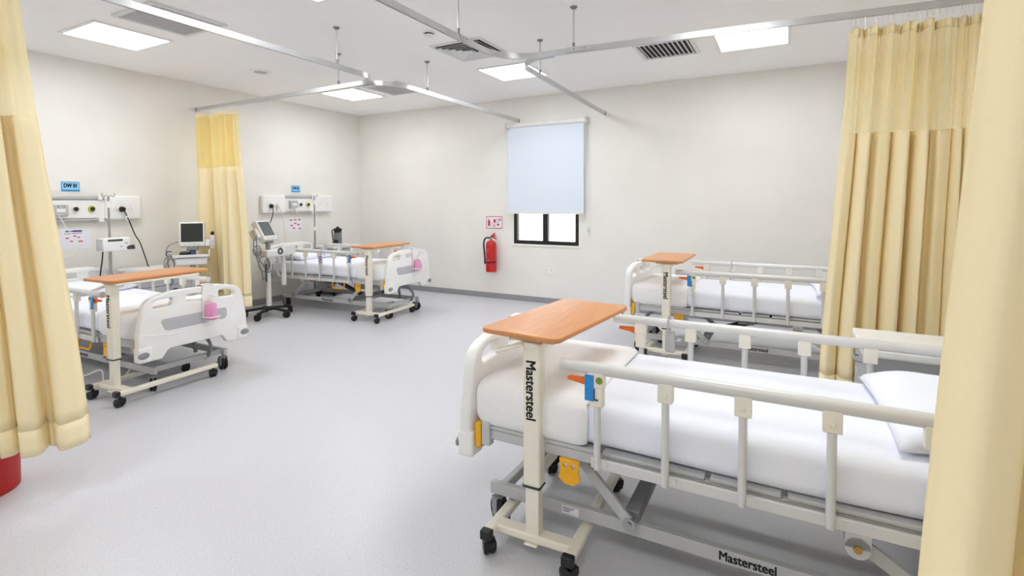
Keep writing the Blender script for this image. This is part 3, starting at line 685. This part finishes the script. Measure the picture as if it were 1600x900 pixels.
# ---------------------------------------------------------------- overbed tables
def overbed_table(label, x, y, rz, ht, toprz=0, ox=-.02, oy=0):
    t = thing('overbed_table', label, 'table', (x,y,0), rz, 'wheeled overbed tables')
    hw = .185
    for s in (-1,1):
        bm = NB(); bar(bm, (s*hw,-.075,.10), (s*hw,.70,.10), .048, .034); lg = part('base_leg', bm, 'cream', t, .008)
        bm = NB(); box2(bm, (s*hw-.026,-.105,.080), (s*hw+.026,-.07,.122)); part('end_cap', bm, 'black', lg, .006)
        bm = NB(); box2(bm, (s*hw-.025,.70,.082), (s*hw+.025,.708,.118)); part('end_cap', bm, 'black', lg, .003)
        castor(t, s*hw, -.065, .032, .024, random.uniform(-1.2,1.2)); castor(t, s*hw, .665, .032, .024, random.uniform(-1.2,1.2))
    bm = NB(); bar(bm, (-hw,0,.10), (hw,0,.10), .065, .036); part('crossbar', bm, 'cream', t, .008)
    bm = NB(); box2(bm, (-.031,-.024,.10), (.031,.024,.36)); box2(bm, (-.03,-.045,.075), (.03,-.02,.082)); part('lower_column', bm, 'cream', t, .005)
    bm = NB(); box2(bm, (-.0385,-.031,.325), (.0385,.031,ht-.03)); col = part('upper_column', bm, 'cream', t, .007)
    bm = NB(); box2(bm, (-.0395,-.032,.318), (.0395,.032,.325)); part('collar', bm, 'dark', col)
    m = axes((-.004,-.0314,ht-.23), (0,0,-1), (1,0,0))
    part('lettering', text_bm('Mastersteel', .062, m, .003, width=.25), 'blackink', col, smooth=False, label='black maker name lettering running down')
    bm = NB(); box2(bm, (-.10,-.02,ht-.03), (.10,.62,ht-.014)); box2(bm, (-.05,-.035,ht-.05), (.05,.06,ht-.028)); part('top_bracket', bm, 'cream', t, .004)
    bm = NB(); bar(bm, (-.03,-.03,ht-.035), (-.15,-.045,ht-.075), .06, .012, (0,0,1)); part('height_lever', bm, 'cream', t, .005)
    W, L = .385, .80
    o = rpoly([(-W/2,-.055,.045),(W/2,-.055,.045),(W/2,L-.055,.045),(-W/2,L-.055,.045)], 6)
    rot = Matrix.Rotation(toprz, 4, 'Z')
    tp = part('tabletop', plate(o, [], .022, .005, Matrix.Translation((ox,oy,ht)) @ rot), 'wood', t)
    o2 = rpoly([(-W/2-.001,-.056,.046),(W/2+.001,-.056,.046),(W/2+.001,L-.054,.046),(-W/2-.001,L-.054,.046)], 6)
    part('edge_band', plate(o2, [], .014, .003, Matrix.Translation((ox,oy,ht-.002)) @ rot), 'woodedge', tp)
overbed_table('overbed table with beech top at the bed before the narrow curtain', -4.57, 1.975, R(3), .93, R(2), -.115)
overbed_table('overbed table with beech top at the bed in the room corner', -4.72, 4.865, R(3.5), .955, 0, -.075)
overbed_table('overbed table with beech top and large black lettering at the front bed', -.935, 1.925, R(2), .97, R(-7), -.05)
overbed_table('overbed table with beech top at the bed along the window wall', -1.0, 4.945, R(0), .965, 0, -.04)

# ---------------------------------------------------------------- bedside lockers (front faces local -x)
def locker(label, x, y, rz, ht=.80):
    t = thing('bedside_locker', label, 'cabinet', (x,y,0), rz, 'grey bedside lockers')
    w_, d_ = .46, .44
    part('body', B1((.012,-w_/2+.01,.07),(d_,w_/2-.01,ht-.04)), 'insert', t, .004)
    bm = NB(); soft_box(bm, (-.02,-w_/2-.012,ht-.045), (d_+.015,w_/2+.012,ht), .012, .1); part('top', bm, 'white', t)
    dr = part('drawer', B1((-.004,-w_/2+.02,ht-.20),(.012,w_/2-.02,ht-.055)), 'insert', t, .004)
    bm = NB(); tube(bm, [(-.004,-.07,ht-.115),(-.028,-.06,ht-.115),(-.028,.06,ht-.115),(-.004,.07,ht-.115)], .006, 8); part('handle', bm, 'midgrey', dr)
    dr = part('door', B1((-.004,-w_/2+.02,.09),(.012,w_/2-.02,ht-.21)), 'insert', t, .004)
    part('handle', B1((-.012,-w_/2+.05,ht-.35),(-.003,-w_/2+.10,ht-.25)), 'navy', dr, .003, label='blue handle plate')
    for sx in (.05, d_-.05):
        for sy in (-w_/2+.05, w_/2-.05): castor(t, sx, sy, .028, .018, random.uniform(-2,2))
locker('grey bedside locker standing between the large front bed and the pleated curtain', .36, 3.27, 0, .80)
locker('grey bedside locker in the corner, carrying the black jug', -6.46, 6.10, math.pi, .82)
locker('grey bedside locker beside the black screen monitor trolley', -6.44, 3.27, math.pi, .76)
# jug and mug
t = thing('vacuum_jug', 'black and steel jug standing on the corner bedside locker', 'jug', (-6.60,6.10,.82))
bm = NB(); lathe(bm, [(.062,0),(.064,.01),(.064,.19),(.056,.215)], 24); part('body', bm, 'clear', t)
bm = NB(); lathe(bm, [(.066,0),(.068,.008),(.068,.03)], 24); part('base_ring', bm, 'black', t)
bm = NB(); lathe(bm, [(.058,.21),(.062,.222),(.06,.27),(.045,.285),(.02,.29),(.02,.305),(.012,.31)], 24); part('lid', bm, 'black', t)
bm = NB(); box2(bm, (.03,-.02,.245), (.085,.02,.27)); part('spout', bm, 'black', t, .005)
bm = NB(); tube(bm, smoothpts([(0,-.055,.26),(.0,-.11,.255),(0,-.115,.2),(0,-.10,.10),(0,-.062,.06)], 6), .010, 8); part('handle', bm, 'black', t)
t = thing('mug', 'small black mug beside the jug on the corner bedside locker', 'mug', (-6.52,5.985,.82))
bm = NB(); lathe(bm, [(.036,0),(.04,.005),(.042,.09),(.038,.09),(.036,.012),(.001,.01)], 20); part('cup', bm, 'black', t)
bm = NB(); tube(bm, smoothpts([(0,-.04,.075),(0,-.068,.07),(0,-.07,.03),(0,-.04,.02)], 5), .006, 8); part('handle', bm, 'black', t)

# ---------------------------------------------------------------- head wall panels
def socket_mesh(parent, x, y, z, sq=.075):
    bm = NB(); box(bm, (x,y,z), (.006,sq,sq)); so = part('socket', bm, 'white', parent, .004)
    bm = NB()
    for dy, dz_ in ((0,.018),(-.014,-.012),(.014,-.012)): box(bm, (x+.0032,y+dy,z+dz_), (.002,.006,.012))
    part('socket_holes', bm, 'midgrey', so)
    bm = NB(); box(bm, (x+.004,y-.024,z+.024), (.004,.008,.012)); part('switch', bm, 'white', so)
def head_panel(label, y0, zc, plugs):
    t = thing('bed_head_panel', label, 'wall panel', (XL,y0,zc), 0, 'medical supply panels on the headwall')
    hh = .14
    for a, b in ((0,.40),(.965,1.335)):
        bm = NB(); soft_box(bm, (.0,a,-hh), (.075,b,hh), .028, .08); part('end_box', bm, 'white', t)
    bm = NB(); box2(bm, (0,.40,-.115), (.045,.965,.085)); part('centre_body', bm, 'white', t, .003)
    bm = NB(); box2(bm, (.0,.38,.10), (.05,.98,.132)); box2(bm, (0,.38,.08), (.03,.98,.10)); part('top_rail', bm, 'alu', t, .003)
    bm = NB(); box2(bm, (.0,.38,-.142), (.055,.98,-.118)); part('bottom_rail', bm, 'alu', t, .003)
    for y, m in ((.69,'midgrey'),(.84,'lime')):
        bm = NB(); cyl(bm, (.045,y,-.01), (.06,y,-.01), .034, n=24); ou = part('gas_outlet', bm, 'white' if m != 'lime' else 'lime', t, .003, label='round gas outlet with a black centre')
        bm = NB(); cyl(bm, (.06,y,-.01), (.07,y,-.01), .027, n=24); part('ring', bm, 'steel' if m != 'lime' else 'lime', ou)
        bm = NB(); cyl(bm, (.068,y,-.01), (.074,y,-.01), .021, n=20); part('centre', bm, 'black', ou)
    bm = NB(); box2(bm, (.045,.36+.02,-.06), (.05,.46,.06)); part('cover_plate', bm, 'white', t, .003)
    for y in (1.06, 1.21): socket_mesh(t, .077, y, -.005)
    for y in (.135, .26): socket_mesh(t, .077, y, -.005)
    part('pole_clamp', B1((.03,.90,.09),(.075,.94,.15)), 'white', t, .004); part('pole_clamp', B1((.03,.90,-.16),(.085,.945,-.11)), 'white', t, .004)
    return t
head_panel('white bed head panel partly hidden by the tall left curtain', 1.975, 1.475, 1)
head_panel('white bed head panel fully in view near the room corner', 4.93, 1.508, 1)
PX = XL+.085
def adaptor(label, y, z, cordpts):
    t = thing('call_unit', label, 'wall unit', (PX-.045,y,z))
    bm = NB(); soft_box(bm, (0,-.07,-.06), (.055,.07,.06), .01, .06); part('body', bm, 'grey', t)
    bm = NB(); box(bm, (.056,-.02,.04), (.003,.012,.01)); box(bm, (.056,.03,.035), (.003,.01,.008)); part('indicator', bm, 'black', t)
    part('front_label', B1((.055,-.035,-.02),(.057,.04,.015)), 'white', t)
    bm = NB(); tube(bm, smoothpts(cordpts, 6), .0045, 8); part('cord', bm, 'white', t)
adaptor('grey call unit box with a long looped white cord', 2.52, 1.455,
        [(.05,-.02,-.04),(.06,.0,-.10),(.055,.05,-.2),(.05,.12,-.33),(.05,.13,-.42),(.05,.05,-.5),(.05,-.08,-.5),(.05,-.16,-.4),(.05,-.14,-.28),(.05,-.06,-.22),(.04,.02,-.26)])
adaptor('grey call unit box with a short hanging cord', 5.475, 1.505,
        [(.05,.01,-.04),(.06,.03,-.10),(.055,.04,-.16),(.05,.045,-.22)])
def power_cord(label, y, z, pts, m, tagz=None):
    t = thing('power_cord', label, 'power cord', (XL+.082,y,z))
    bm = NB(); cyl(bm, (0,0,0), (.03,0,0), .032, .028, 20); cyl(bm, (.03,0,0), (.045,0,0), .024, .018, 16); part('plug', bm, m, t)
    bm = NB(); tube(bm, smoothpts([(.035,0,-.005)]+pts, 6), .0065, 8); part('cord', bm, m, t)
    if tagz: bm = NB(); box(bm, tagz, (.022,.035,.05)); tg = part('cord_tag', bm, 'white', t, .003); part('tag_mark', B1([tagz[0]+.0112,tagz[1]-.007,tagz[2]-.012],[tagz[0]+.012,tagz[1]+.007,tagz[2]+.012]), 'black', tg)
power_cord('long black power cord with a white tag on it', 3.097, 1.457, [(.05,.02,-.06),(.06,.045,-.14),(.06,.10,-.30),(.06,.15,-.40),(.07,.19,-.55),(.09,.22,-.70)], 'black', (.052,.03,-.105))
power_cord('short black power cord running to the tilted patient monitor', 5.065, 1.478, [(.06,-.01,-.06),(.08,-.04,-.15),(.15,-.15,-.28),(.32,-.36,-.40)], 'black', None)
power_cord('white power cord hanging down behind the tilted patient monitor', 5.175, 1.478, [(.05,.02,-.06),(.05,.06,-.2),(.05,.08,-.4),(.05,.09,-.6),(.05,.10,-.75)], 'whitem', None)
# ward number plates
def plate_sign(label, y, z, s):
    t = thing('bed_number_sign', label, 'sign', (XL,y,z), 0, None)
    part('plate', B1((0,-.082,-.052),(.006,.082,.052)), 'bluel', t, .001)
    part('strip', B1((.006,-.082,-.052),(.0072,.082,-.036)), 'blue', t); bm = NB()
    for a, b in (((-.082,-.052),(-.077,.052)),((.077,-.052),(.082,.052)),((-.082,.047),(.082,.052))): box2(bm, (.006,*a), (.0072,*b))
    part('border', bm, 'blue', t)
    part('lettering', text_bm(s, .062, axes((.0066,0,.006), (0,1,0), (0,0,1)), .004, .001, width=.115), 'navy', t, smooth=False, label='dark blue bed number')
plate_sign('light blue sign reading DW 01 next to the tall left curtain', 2.645, 1.715, 'DW 01')
plate_sign('light blue sign reading DW 02 nearest the room corner', 5.573, 1.75, 'DW 02')
# posters
t = thing('paper_poster', 'white notice with a dark heading and red diagram behind a looped cord', 'poster', (XL,2.645,1.135))
part('sheet', B1((0,-.165,-.108),(.003,.165,.108)), 'paper', t)
bm = NB()
for a, b in (((-.06,.078),(-.005,.092)),((.0,.076),(.09,.094))): box2(bm, (.003,*a), (.0036,*b))
part('heading_print', bm, 'navy', t)
bm = NB(); box2(bm, (.003,-.07,.056), (.0036,.09,.064)); part('line_print', bm, 'greyink', t)
bm = NB()
for y, z, a, b in ((-.045,.01,.028,.014),(.02,.03,.034,.014),(.058,.015,.024,.012),(-.008,-.025,.026,.012),(.075,-.03,.04,.013)): box2(bm, (.003,y-a/2,z-b/2), (.0036,y+a/2,z+b/2))
part('diagram_print', bm, 'redink', t)
t = thing('paper_poster', 'small white notice covered in scattered red marks, near the tilted monitor', 'poster', (XL,5.555,1.175))
part('sheet', B1((0,-.128,-.108),(.003,.128,.108)), 'paper', t)
bm = NB()
for y, z in ((-.08,.075),(.0,.078),(.08,.078),(-.07,-.01),(.0,.02),(.06,0),(-.03,-.055),(.085,-.065)): box2(bm, (.003,y-.022,z-.009), (.0036,y+.022,z+.009))
part('diagram_print', bm, 'redink', t)

# ---------------------------------------------------------------- drip stands in the bed head corners
def iv_pole(n, u, v, top, label, pump):
    x, y, _ = local(n, u, v, 0); z0 = .50+BEDS[n]['dz']
    t = thing('iv_pole', label, 'drip stand', (x,y,z0), 0, 'drip poles at the bed heads')
    h = top-z0
    bm = NB(); cyl(bm, (0,0,-.03), (0,0,h*.55), .0155, n=14); cyl(bm, (0,0,h*.5), (0,0,h), .0115, n=12); part('pole', bm, 'steel', t)
    bm = NB(); cyl(bm, (0,0,h*.55-.03), (0,0,h*.55+.03), .022, n=14); part('clamp', bm, 'white', t, .002)
    for s in (-1,1):
        bm = NB(); tube(bm, smoothpts([(0,0,h),(0,s*.025,h+.015),(0,s*.05,h+.0),(0,s*.062,h+.02),(0,s*.055,h+.04)], 5), .005, 8); part('hook', bm, 'steel', t)
    bm = NB(); cyl(bm, (0,0,h-.12), (0,0,h-.05), .02, n=14); part('top_clamp', bm, 'white', t)
    bm = NB(); box2(bm, (-.03,-.03,-.06), (.03,.03,0)); part('socket', bm, 'grey', t, .004)
    return x, y
ix, iy = iv_pole(1, 2.15, -.385, 1.60, 'steel drip stand that carries the white infusion pump', True)
iv_pole(2, 2.15, -.40, 1.62, 'bare steel drip stand at the head of the corner bed', False)
t = thing('infusion_pump', 'white infusion pump clamped to a steel drip stand', 'infusion pump', (ix+.05,iy+.02,1.075))
bm = NB(); soft_box(bm, (-.05,-.13,-.075), (.075,.13,.075), .018, .06); part('housing', bm, 'white', t)
part('display', B1((.0755,-.09,.035),(.077,.05,.058)), 'dark', t, .001)
part('key', B1((.0755,.07,.0),(.077,.10,.02)), 'grey', t); part('key', B1((.0755,.02,-.03),(.077,.05,-.015)), 'grey', t)
part('side_panel', B1((-.035,-.155,-.065),(.05,-.13,.06)), 'grey', t, .004)
bm = NB(); cyl(bm, (.06,.10,-.045), (.10,.15,-.03), .022, n=14); cyl(bm, (.06,.13,-.05), (.07,.17,-.05), .014, n=10); part('clamp_knob', bm, 'dark', t)
bm = NB(); tube(bm, smoothpts([(-.02,-.10,-.07),(-.02,-.11,-.18),(-.02,-.13,-.32),(-.02,-.14,-.45)], 6), .007, 8); part('cable', bm, 'black', t)

# ---------------------------------------------------------------- patient monitors on carts
def cables(t, pts_list, m, r=.006, name='cable'):
    for pts in pts_list:
        bm = NB(); tube(bm, smoothpts(pts, 7), r, 8); part(name, bm, m, t)
def loop(cx_, cy_, cz_, ry, rz_, n=12, tilt=0, x=.0):
    return [(cx_+x*math.sin(2*math.pi*k/n), cy_+ry*math.cos(2*math.pi*k/n), cz_+rz_*math.sin(2*math.pi*k/n)) for k in range(n+1)]
def star_base(t, r, m, rz0, legs=5):
    bm = NB(); lathe(bm, [(.06,.085),(.06,.12),(.03,.145),(.028,.15)], 20); part('hub', bm, m, t)
    for k in range(legs):
        a = rz0+k*2*math.pi/legs; c, s = math.cos(a), math.sin(a)
        bm = NB(); bar(bm, (.03*c,.03*s,.115), (r*c,r*s,.085), .045, .03); part('base_leg', bm, m, t, .008)
        castor(t, r*c, r*s, .042, .026, a+1.2, 'rubber', .0)
# cart 2, by the corner bed
t = thing('monitor_cart', 'white monitor stand on a black star base beside the narrow curtain', 'monitor cart', (-6.14,4.46,0), 0)
star_base(t, .30, 'black', R(-62))
bm = NB(); cyl(bm, (0,0,.13), (0,0,.62), .036, .028, 20); cyl(bm, (0,0,.60), (0,0,.86), .024, n=16); part('column', bm, 'whitem', t)
bm = NB(); soft_box(bm, (-.12,-.10,.80), (.12,.22,.90), .02, .08); tr = part('tray', bm, 'whitem', t)
bm = NB(); box2(bm, (-.12,.20,.88), (.10,.34,.90)); box2(bm, (.10,.20,.82), (.12,.34,.93)); part('side_arm', bm, 'whitem', t, .004)
bm = NB(); cyl(bm, (.05,.20,.70), (.05,.20,.84), .022, n=14); cyl(bm, (.05,.20,.40), (.05,.20,.70), .032, n=16); cyl(bm, (.05,.20,.52), (.05,.20,.535), .035, n=16); part('probe_holder', bm, 'whitem', t)
bm = NB(); cyl(bm, (0,.0,.88), (0,.0,1.0), .03, n=16); box2(bm, (-.05,-.04,.98), (.05,.05,1.02)); part('neck', bm, 'midgrey', t, .004)
# the cart monitor, tilted back and turned to the bed foot
mt = thing('patient_monitor', 'tilted white patient monitor with a grey screen on the star base stand', 'monitor', (-6.13,4.47,1.01), R(-10))
mt.rotation_euler = (0, R(-30), R(14))
bm = NB(); soft_box(bm, (-.05,-.115,0), (.045,.145,.30), .018, .07); part('housing', bm, 'whitem', mt)
part('screen', B1((.045,-.085,.065),(.048,.115,.275)), 'screen2', mt, .002)
bm = NB()
for k in range(4): box(bm, (.046,-.05+k*.045,.03), (.004,.022,.012))
part('keys', bm, 'grey', mt, .001)
bm = NB(); soft_box(bm, (-.09,-.17,.06), (.02,-.115,.20), .012, .06); part('cable_module', bm, 'whitem', mt)
bm = NB()
for k in range(4): cyl(bm, (-.02+.0*k,-.172,.08+k*.03), (-.02,-.182,.08+k*.03), .010, n=10)
part('ports', bm, 'grey', mt)
cables(t, [[(0,-.16,1.10),(.02,-.22,1.0),(.03,-.20,.85),(.03,-.12,.62),(.03,-.10,.50)],
           [(0,-.16,1.08),(.04,-.19,.95),(.05,-.17,.80),(.05,-.08,.66),(.05,-.06,.60),(.05,.02,.62),(.04,.04,.70)],
           loop(.03,-.18,.90,.055,.065), loop(.05,-.17,.885,.035,.045), loop(.05,-.10,.72,.075,.10), loop(.06,-.06,.70,.04,.07)], 'midgrey', .0075)
cables(t, [[(.07,-.08,.72),(.07,-.085,.6),(.07,-.08,.48)], loop(.12,.10,.875,.03,.035)], 'dark', .011, 'hanging_cable')
# cart 1, behind the first bed
t = thing('monitor_cart', 'white monitor trolley with a drawer and basket before the narrow curtain', 'monitor cart', (-6.40,3.62,0), R(-35))
star_base(t, .20, 'black', R(20))
bm = NB(); cyl(bm, (0,0,.13), (0,0,.80), .03, n=16); part('column', bm, 'grey', t)
bm = NB(); soft_box(bm, (-.10,-.165,.78), (.13,.165,.87), .02, .08); part('drawer_box', bm, 'whitem', t)
bm = NB(); cyl(bm, (.13,0,.815), (.14,0,.815), .012, n=12); part('drawer_knob', bm, 'white', t)
bm = NB(); box2(bm, (-.12,-.19,.875), (.15,.19,.885)); box2(bm, (.14,-.19,.875), (.15,.19,.91)); box2(bm, (-.12,.18,.875), (.15,.19,.96)); box2(bm, (-.12,-.19,.875), (.15,-.18,.90)); part('tray', bm, 'whitem', t, .003)
part('tray_mat', B1((-.115,-.178,.885),(.138,.178,.889)), 'dark', t)
bm = NB(); cyl(bm, (-.03,0,.88), (-.03,0,.96), .035, n=16); box2(bm, (-.08,-.06,.95), (.03,.06,.99)); part('neck', bm, 'midgrey', t, .006)
bm = NB(); tube(bm, smoothpts([(.10,-.20,.95),(.10,-.25,.95),(.10,-.25,.90),(.10,-.20,.90)], 4), .006, 8); part('cable_hook', bm, 'dark', t)
cables(t, [[(-.02,-.10,1.06),(-.02,-.20,1.04),(.02,-.26,.98),(.06,-.25,.85),(.08,-.22,.70)], loop(.10,-.23,.80,.05,.10), loop(.11,-.21,.78,.03,.09), [(.10,-.23,.92),(.12,-.18,.78),(.12,-.25,.62),(.12,-.22,.55)],
           [(.10,-.22,.92),(.12,-.26,.75),(.12,-.19,.60),(.12,-.25,.52)]], 'midgrey', .0065)
o_ = Vector((-6.40,3.62,0)); rz1 = R(-35)
def cart1(p): return (o_.x+math.cos(rz1)*p[0]-math.sin(rz1)*p[1], o_.y+math.sin(rz1)*p[0]+math.cos(rz1)*p[1], p[2])
mt = thing('patient_monitor', 'white patient monitor with a black screen above the trolley basket', 'monitor', cart1((-.03,0,.99)), rz1)
mt.rotation_euler = (0, R(-6), rz1)
bm = NB(); soft_box(bm, (-.05,-.135,0), (.045,.135,.305), .018, .07); part('housing', bm, 'whitem', mt)
part('screen', B1((.045,-.115,.06),(.048,.115,.285)), 'screen', mt, .002)
bm = NB()
for k in range(4): box(bm, (.046,-.07+k*.045,.028), (.004,.022,.010))
part('keys', bm, 'grey', mt, .001)
bm = NB(); soft_box(bm, (-.05,.135,.0), (.03,.19,.09), .012, .05); part('side_module', bm, 'whitem', mt)
t = thing('ear_thermometer', 'slim white probe handset with a black tip beside the black screen monitor', 'thermometer', cart1((.0,.215,.965)), rz1)
bm = NB(); soft_box(bm, (-.02,-.024,0), (.02,.024,.17), .012, .04); part('body', bm, 'whitem', t)
bm = NB(); m = Matrix.Translation((0,0,.185)) @ Matrix.Diagonal((.022,.022,.03,1)); bmesh.ops.create_uvsphere(bm, u_segments=16, v_segments=8, radius=1, matrix=m); part('tip', bm, 'black', t)
bm = NB()
for k in range(3): box(bm, (.021,0,.03+k*.03), (.003,.02,.012))
part('keys', bm, 'midgrey', t)
t = thing('pressure_bulb', 'black and blue rubber cuff lying in the trolley basket', 'cuff', cart1((.06,-.06,.89)), rz1)
bm = NB(); soft_box(bm, (-.05,-.07,0), (.05,.05,.055), .025, .04, .006, 4); part('cuff', bm, 'black', t)
bm = NB(); soft_box(bm, (-.03,.045,0), (.04,.10,.045), .02, .04); part('bulb', bm, 'teal', t)

# ---------------------------------------------------------------- back wall fittings
# roller blind
t = thing('roller_blind', 'pale blue roller blind drawn most of the way down the window', 'blind', (0,YB,0))
bx0, bx1, bz1, bz0 = -3.80, -2.55, 2.685, 1.355
bm = NB(); soft_box(bm, (bx0-.02,-.115,bz1-.03), (bx1+.02,0,bz1+.045), .03, .1); part('cassette', bm, 'whitem', t)
bm = NB(); box2(bm, (bx0+.01,-.082,bz0+.03), (bx1-.01,-.079,bz1-.02)); part('blind_fabric', bm, 'blind', t)
bm = NB(); box2(bm, (bx0+.01,-.087,bz0-.005), (bx1-.01,-.074,bz0+.03)); part('bottom_bar', bm, 'whitem', t, .004)
for s, xx in ((-1,bx0-.02),(1,bx1+.02)):
    part('end_bracket', B1((xx-.006,-.12,bz1-.035),(xx+.006,0,bz1+.055)), 'whitem', t, .003)
bm = NB(); cyl(bm, (bx1+.005,-.085,bz1), (bx1+.03,-.06,1.0), .0025, n=6); cyl(bm, (bx1+.02,-.085,bz1), (bx1+.042,-.06,1.0), .0025, n=6); ch = part('pull_chain', bm, 'white', t)
bm = NB(); box2(bm, (bx1+.024,-.075,1.10), (bx1+.048,0,1.17)); part('chain_tensioner', bm, 'white', t, .003)
# fire extinguisher
t = thing('fire_extinguisher', 'red fire extinguisher hung on the wall beside the window', 'fire extinguisher', (-4.085,YB-.105,.435))
bm = NB(); lathe(bm, [(.07,0),(.083,.006),(.084,.03),(.084,.42),(.078,.45),(.06,.475),(.035,.49),(.028,.495)], 28); part('cylinder', bm, 'red', t)
bm = NB(); lathe(bm, [(.026,.49),(.026,.515),(.018,.52),(.018,.55)], 16); part('valve', bm, 'steel', t)
bm = NB(); box2(bm, (-.015,-.014,.535), (.06,.014,.555)); bar(bm, (.0,0,.56), (.10,0,.52), .02, .006, (0,1,0)); part('lower_handle', bm, 'red', t, .003)
bm = NB(); bar(bm, (-.005,0,.55), (.075,-.01,.61), .022, .008, (0,1,0)); bar(bm, (.0,0,.565), (.085,0,.57), .02, .008, (0,1,0)); part('squeeze_lever', bm, 'red', t, .002)
bm = NB(); tube(bm, smoothpts([(-.02,-.0,.53),(-.07,-.01,.535),(-.11,-.02,.50),(-.12,-.025,.42),(-.105,-.03,.30),(-.098,-.03,.20),(-.095,-.03,.12)], 6), .012, 10); part('hose', bm, 'black', t)
bm = NB(); lathe(bm, [(.0855,.145),(.0855,.165)], 28); part('strap', bm, 'black', t)
bm = NB(); rows = []
for z in (.20, .385): rows.append([bm.verts.new((.0852*math.cos(a), .0852*math.sin(a), z)) for a in [R(-140+k*9) for k in range(0, 10)]])
for k in range(9): bm.faces.new((rows[0][k], rows[0][k+1], rows[1][k+1], rows[1][k]))
lb = part('label_sticker', bm, 'red', t)
bm = NB()
def onc(a0, a1, z0, z1):
    v = [bm.verts.new((.0862*math.cos(R(a)), .0862*math.sin(R(a)), z)) for a, z in ((a0,z0),((a0+a1)/2,z0),(a1,z0),(a1,z1),((a0+a1)/2,z1),(a0,z1))]
    bm.faces.new((v[0],v[1],v[4],v[5])); bm.faces.new((v[1],v[2],v[3],v[4]))
onc(-132,-88,.31,.37); onc(-128,-98,.225,.24); onc(-100,-80,.165+.015,.195)
part('label_print', bm, 'greyink', lb)
part('wall_bracket', B1((-.03,.07,.30),(.03,.105,.36)), 'red', t, .003)
# extinguisher sign
t = thing('extinguisher_sign', 'white and red notice above the fire extinguisher', 'sign', (-4.085,YB,1.208))
part('plate', B1((-.148,-.004,-.096),(.148,0,.096)), 'paper', t)
bm = NB()
for a, b in (((-.148,-.096),(.148,-.086)),((-.148,.086),(.148,.096)),((-.148,-.086),(-.138,.086)),((.138,-.086),(.148,.086))): box2(bm, (a[0],-.005,a[1]), (b[0],-.004,b[1]))
part('border', bm, 'redink', t)
bm = NB()
for x0, z0, x1, z1 in ((-.115,-.06,-.075,.03),(-.105,.03,-.09,.055),(-.015,-.0,.03,.05),(.05,-.05,.09,-.02),(.09,.03,.12,.05),(-.03,-.065,.02,-.05)): box2(bm, (x0,-.005,z0), (x1,-.004,z1))
part('pictogram', bm, 'redink', t)
bm = NB()
for k in range(4): box2(bm, (.045,-.0048,.055-k*.02), (.125-k*.012,-.004,.062-k*.02))
for k in range(2): box2(bm, (-.05,-.0048,-.015-k*.02), (.03,-.004,-.009-k*.02))
part('text_lines', bm, 'greyink', t)
# wall outlet
t = thing('wall_socket', 'white double wall socket below the window', 'wall socket', (-3.12,YB,.484))
part('plate', B1((-.095,-.01,-.047),(.095,0,.047)), 'white', t, .003)
for s in (-1,1):
    bm = NB()
    for dx, dz_ in ((0,.012),(-.012,-.012),(.012,-.012)): box(bm, (s*.045+dx,-.0105,dz_), (.005,.002,.011))
    part('socket_holes', bm, 'midgrey', t)
    part('switch', B1((s*.045-.028,-.014,.016),(s*.045-.016,-.01,.034)), 'grey', t, .001)

# ---------------------------------------------------------------- red bin, cable on the floor
t = thing('waste_bin', 'round red plastic bin below the near left curtain', 'bin', (-3.75,.98,0))
bm = NB(); lathe(bm, [(.162,0),(.167,.005),(.172,.33),(.178,.335),(.178,.35),(.168,.35),(.16,.02),(.001,.018)], 40); part('body', bm, 'binred', t)
bm = NB(); tube(bm, smoothpts([local(1,1.45,.20,.40), local(1,1.35,.30,.08), local(1,1.0,.38,.02), local(1,.85,.42,.05), local(1,.75,.36,.09), local(1,.62,.40,.015), local(1,.50,.40,.02), local(1,.45,.30,.10), local(1,.5,.15,.3)], 8), .007, 8)
tag(part('mains_cable', bm, 'whitem'), 'white mains cable looping on the floor under a bed', 'cable')
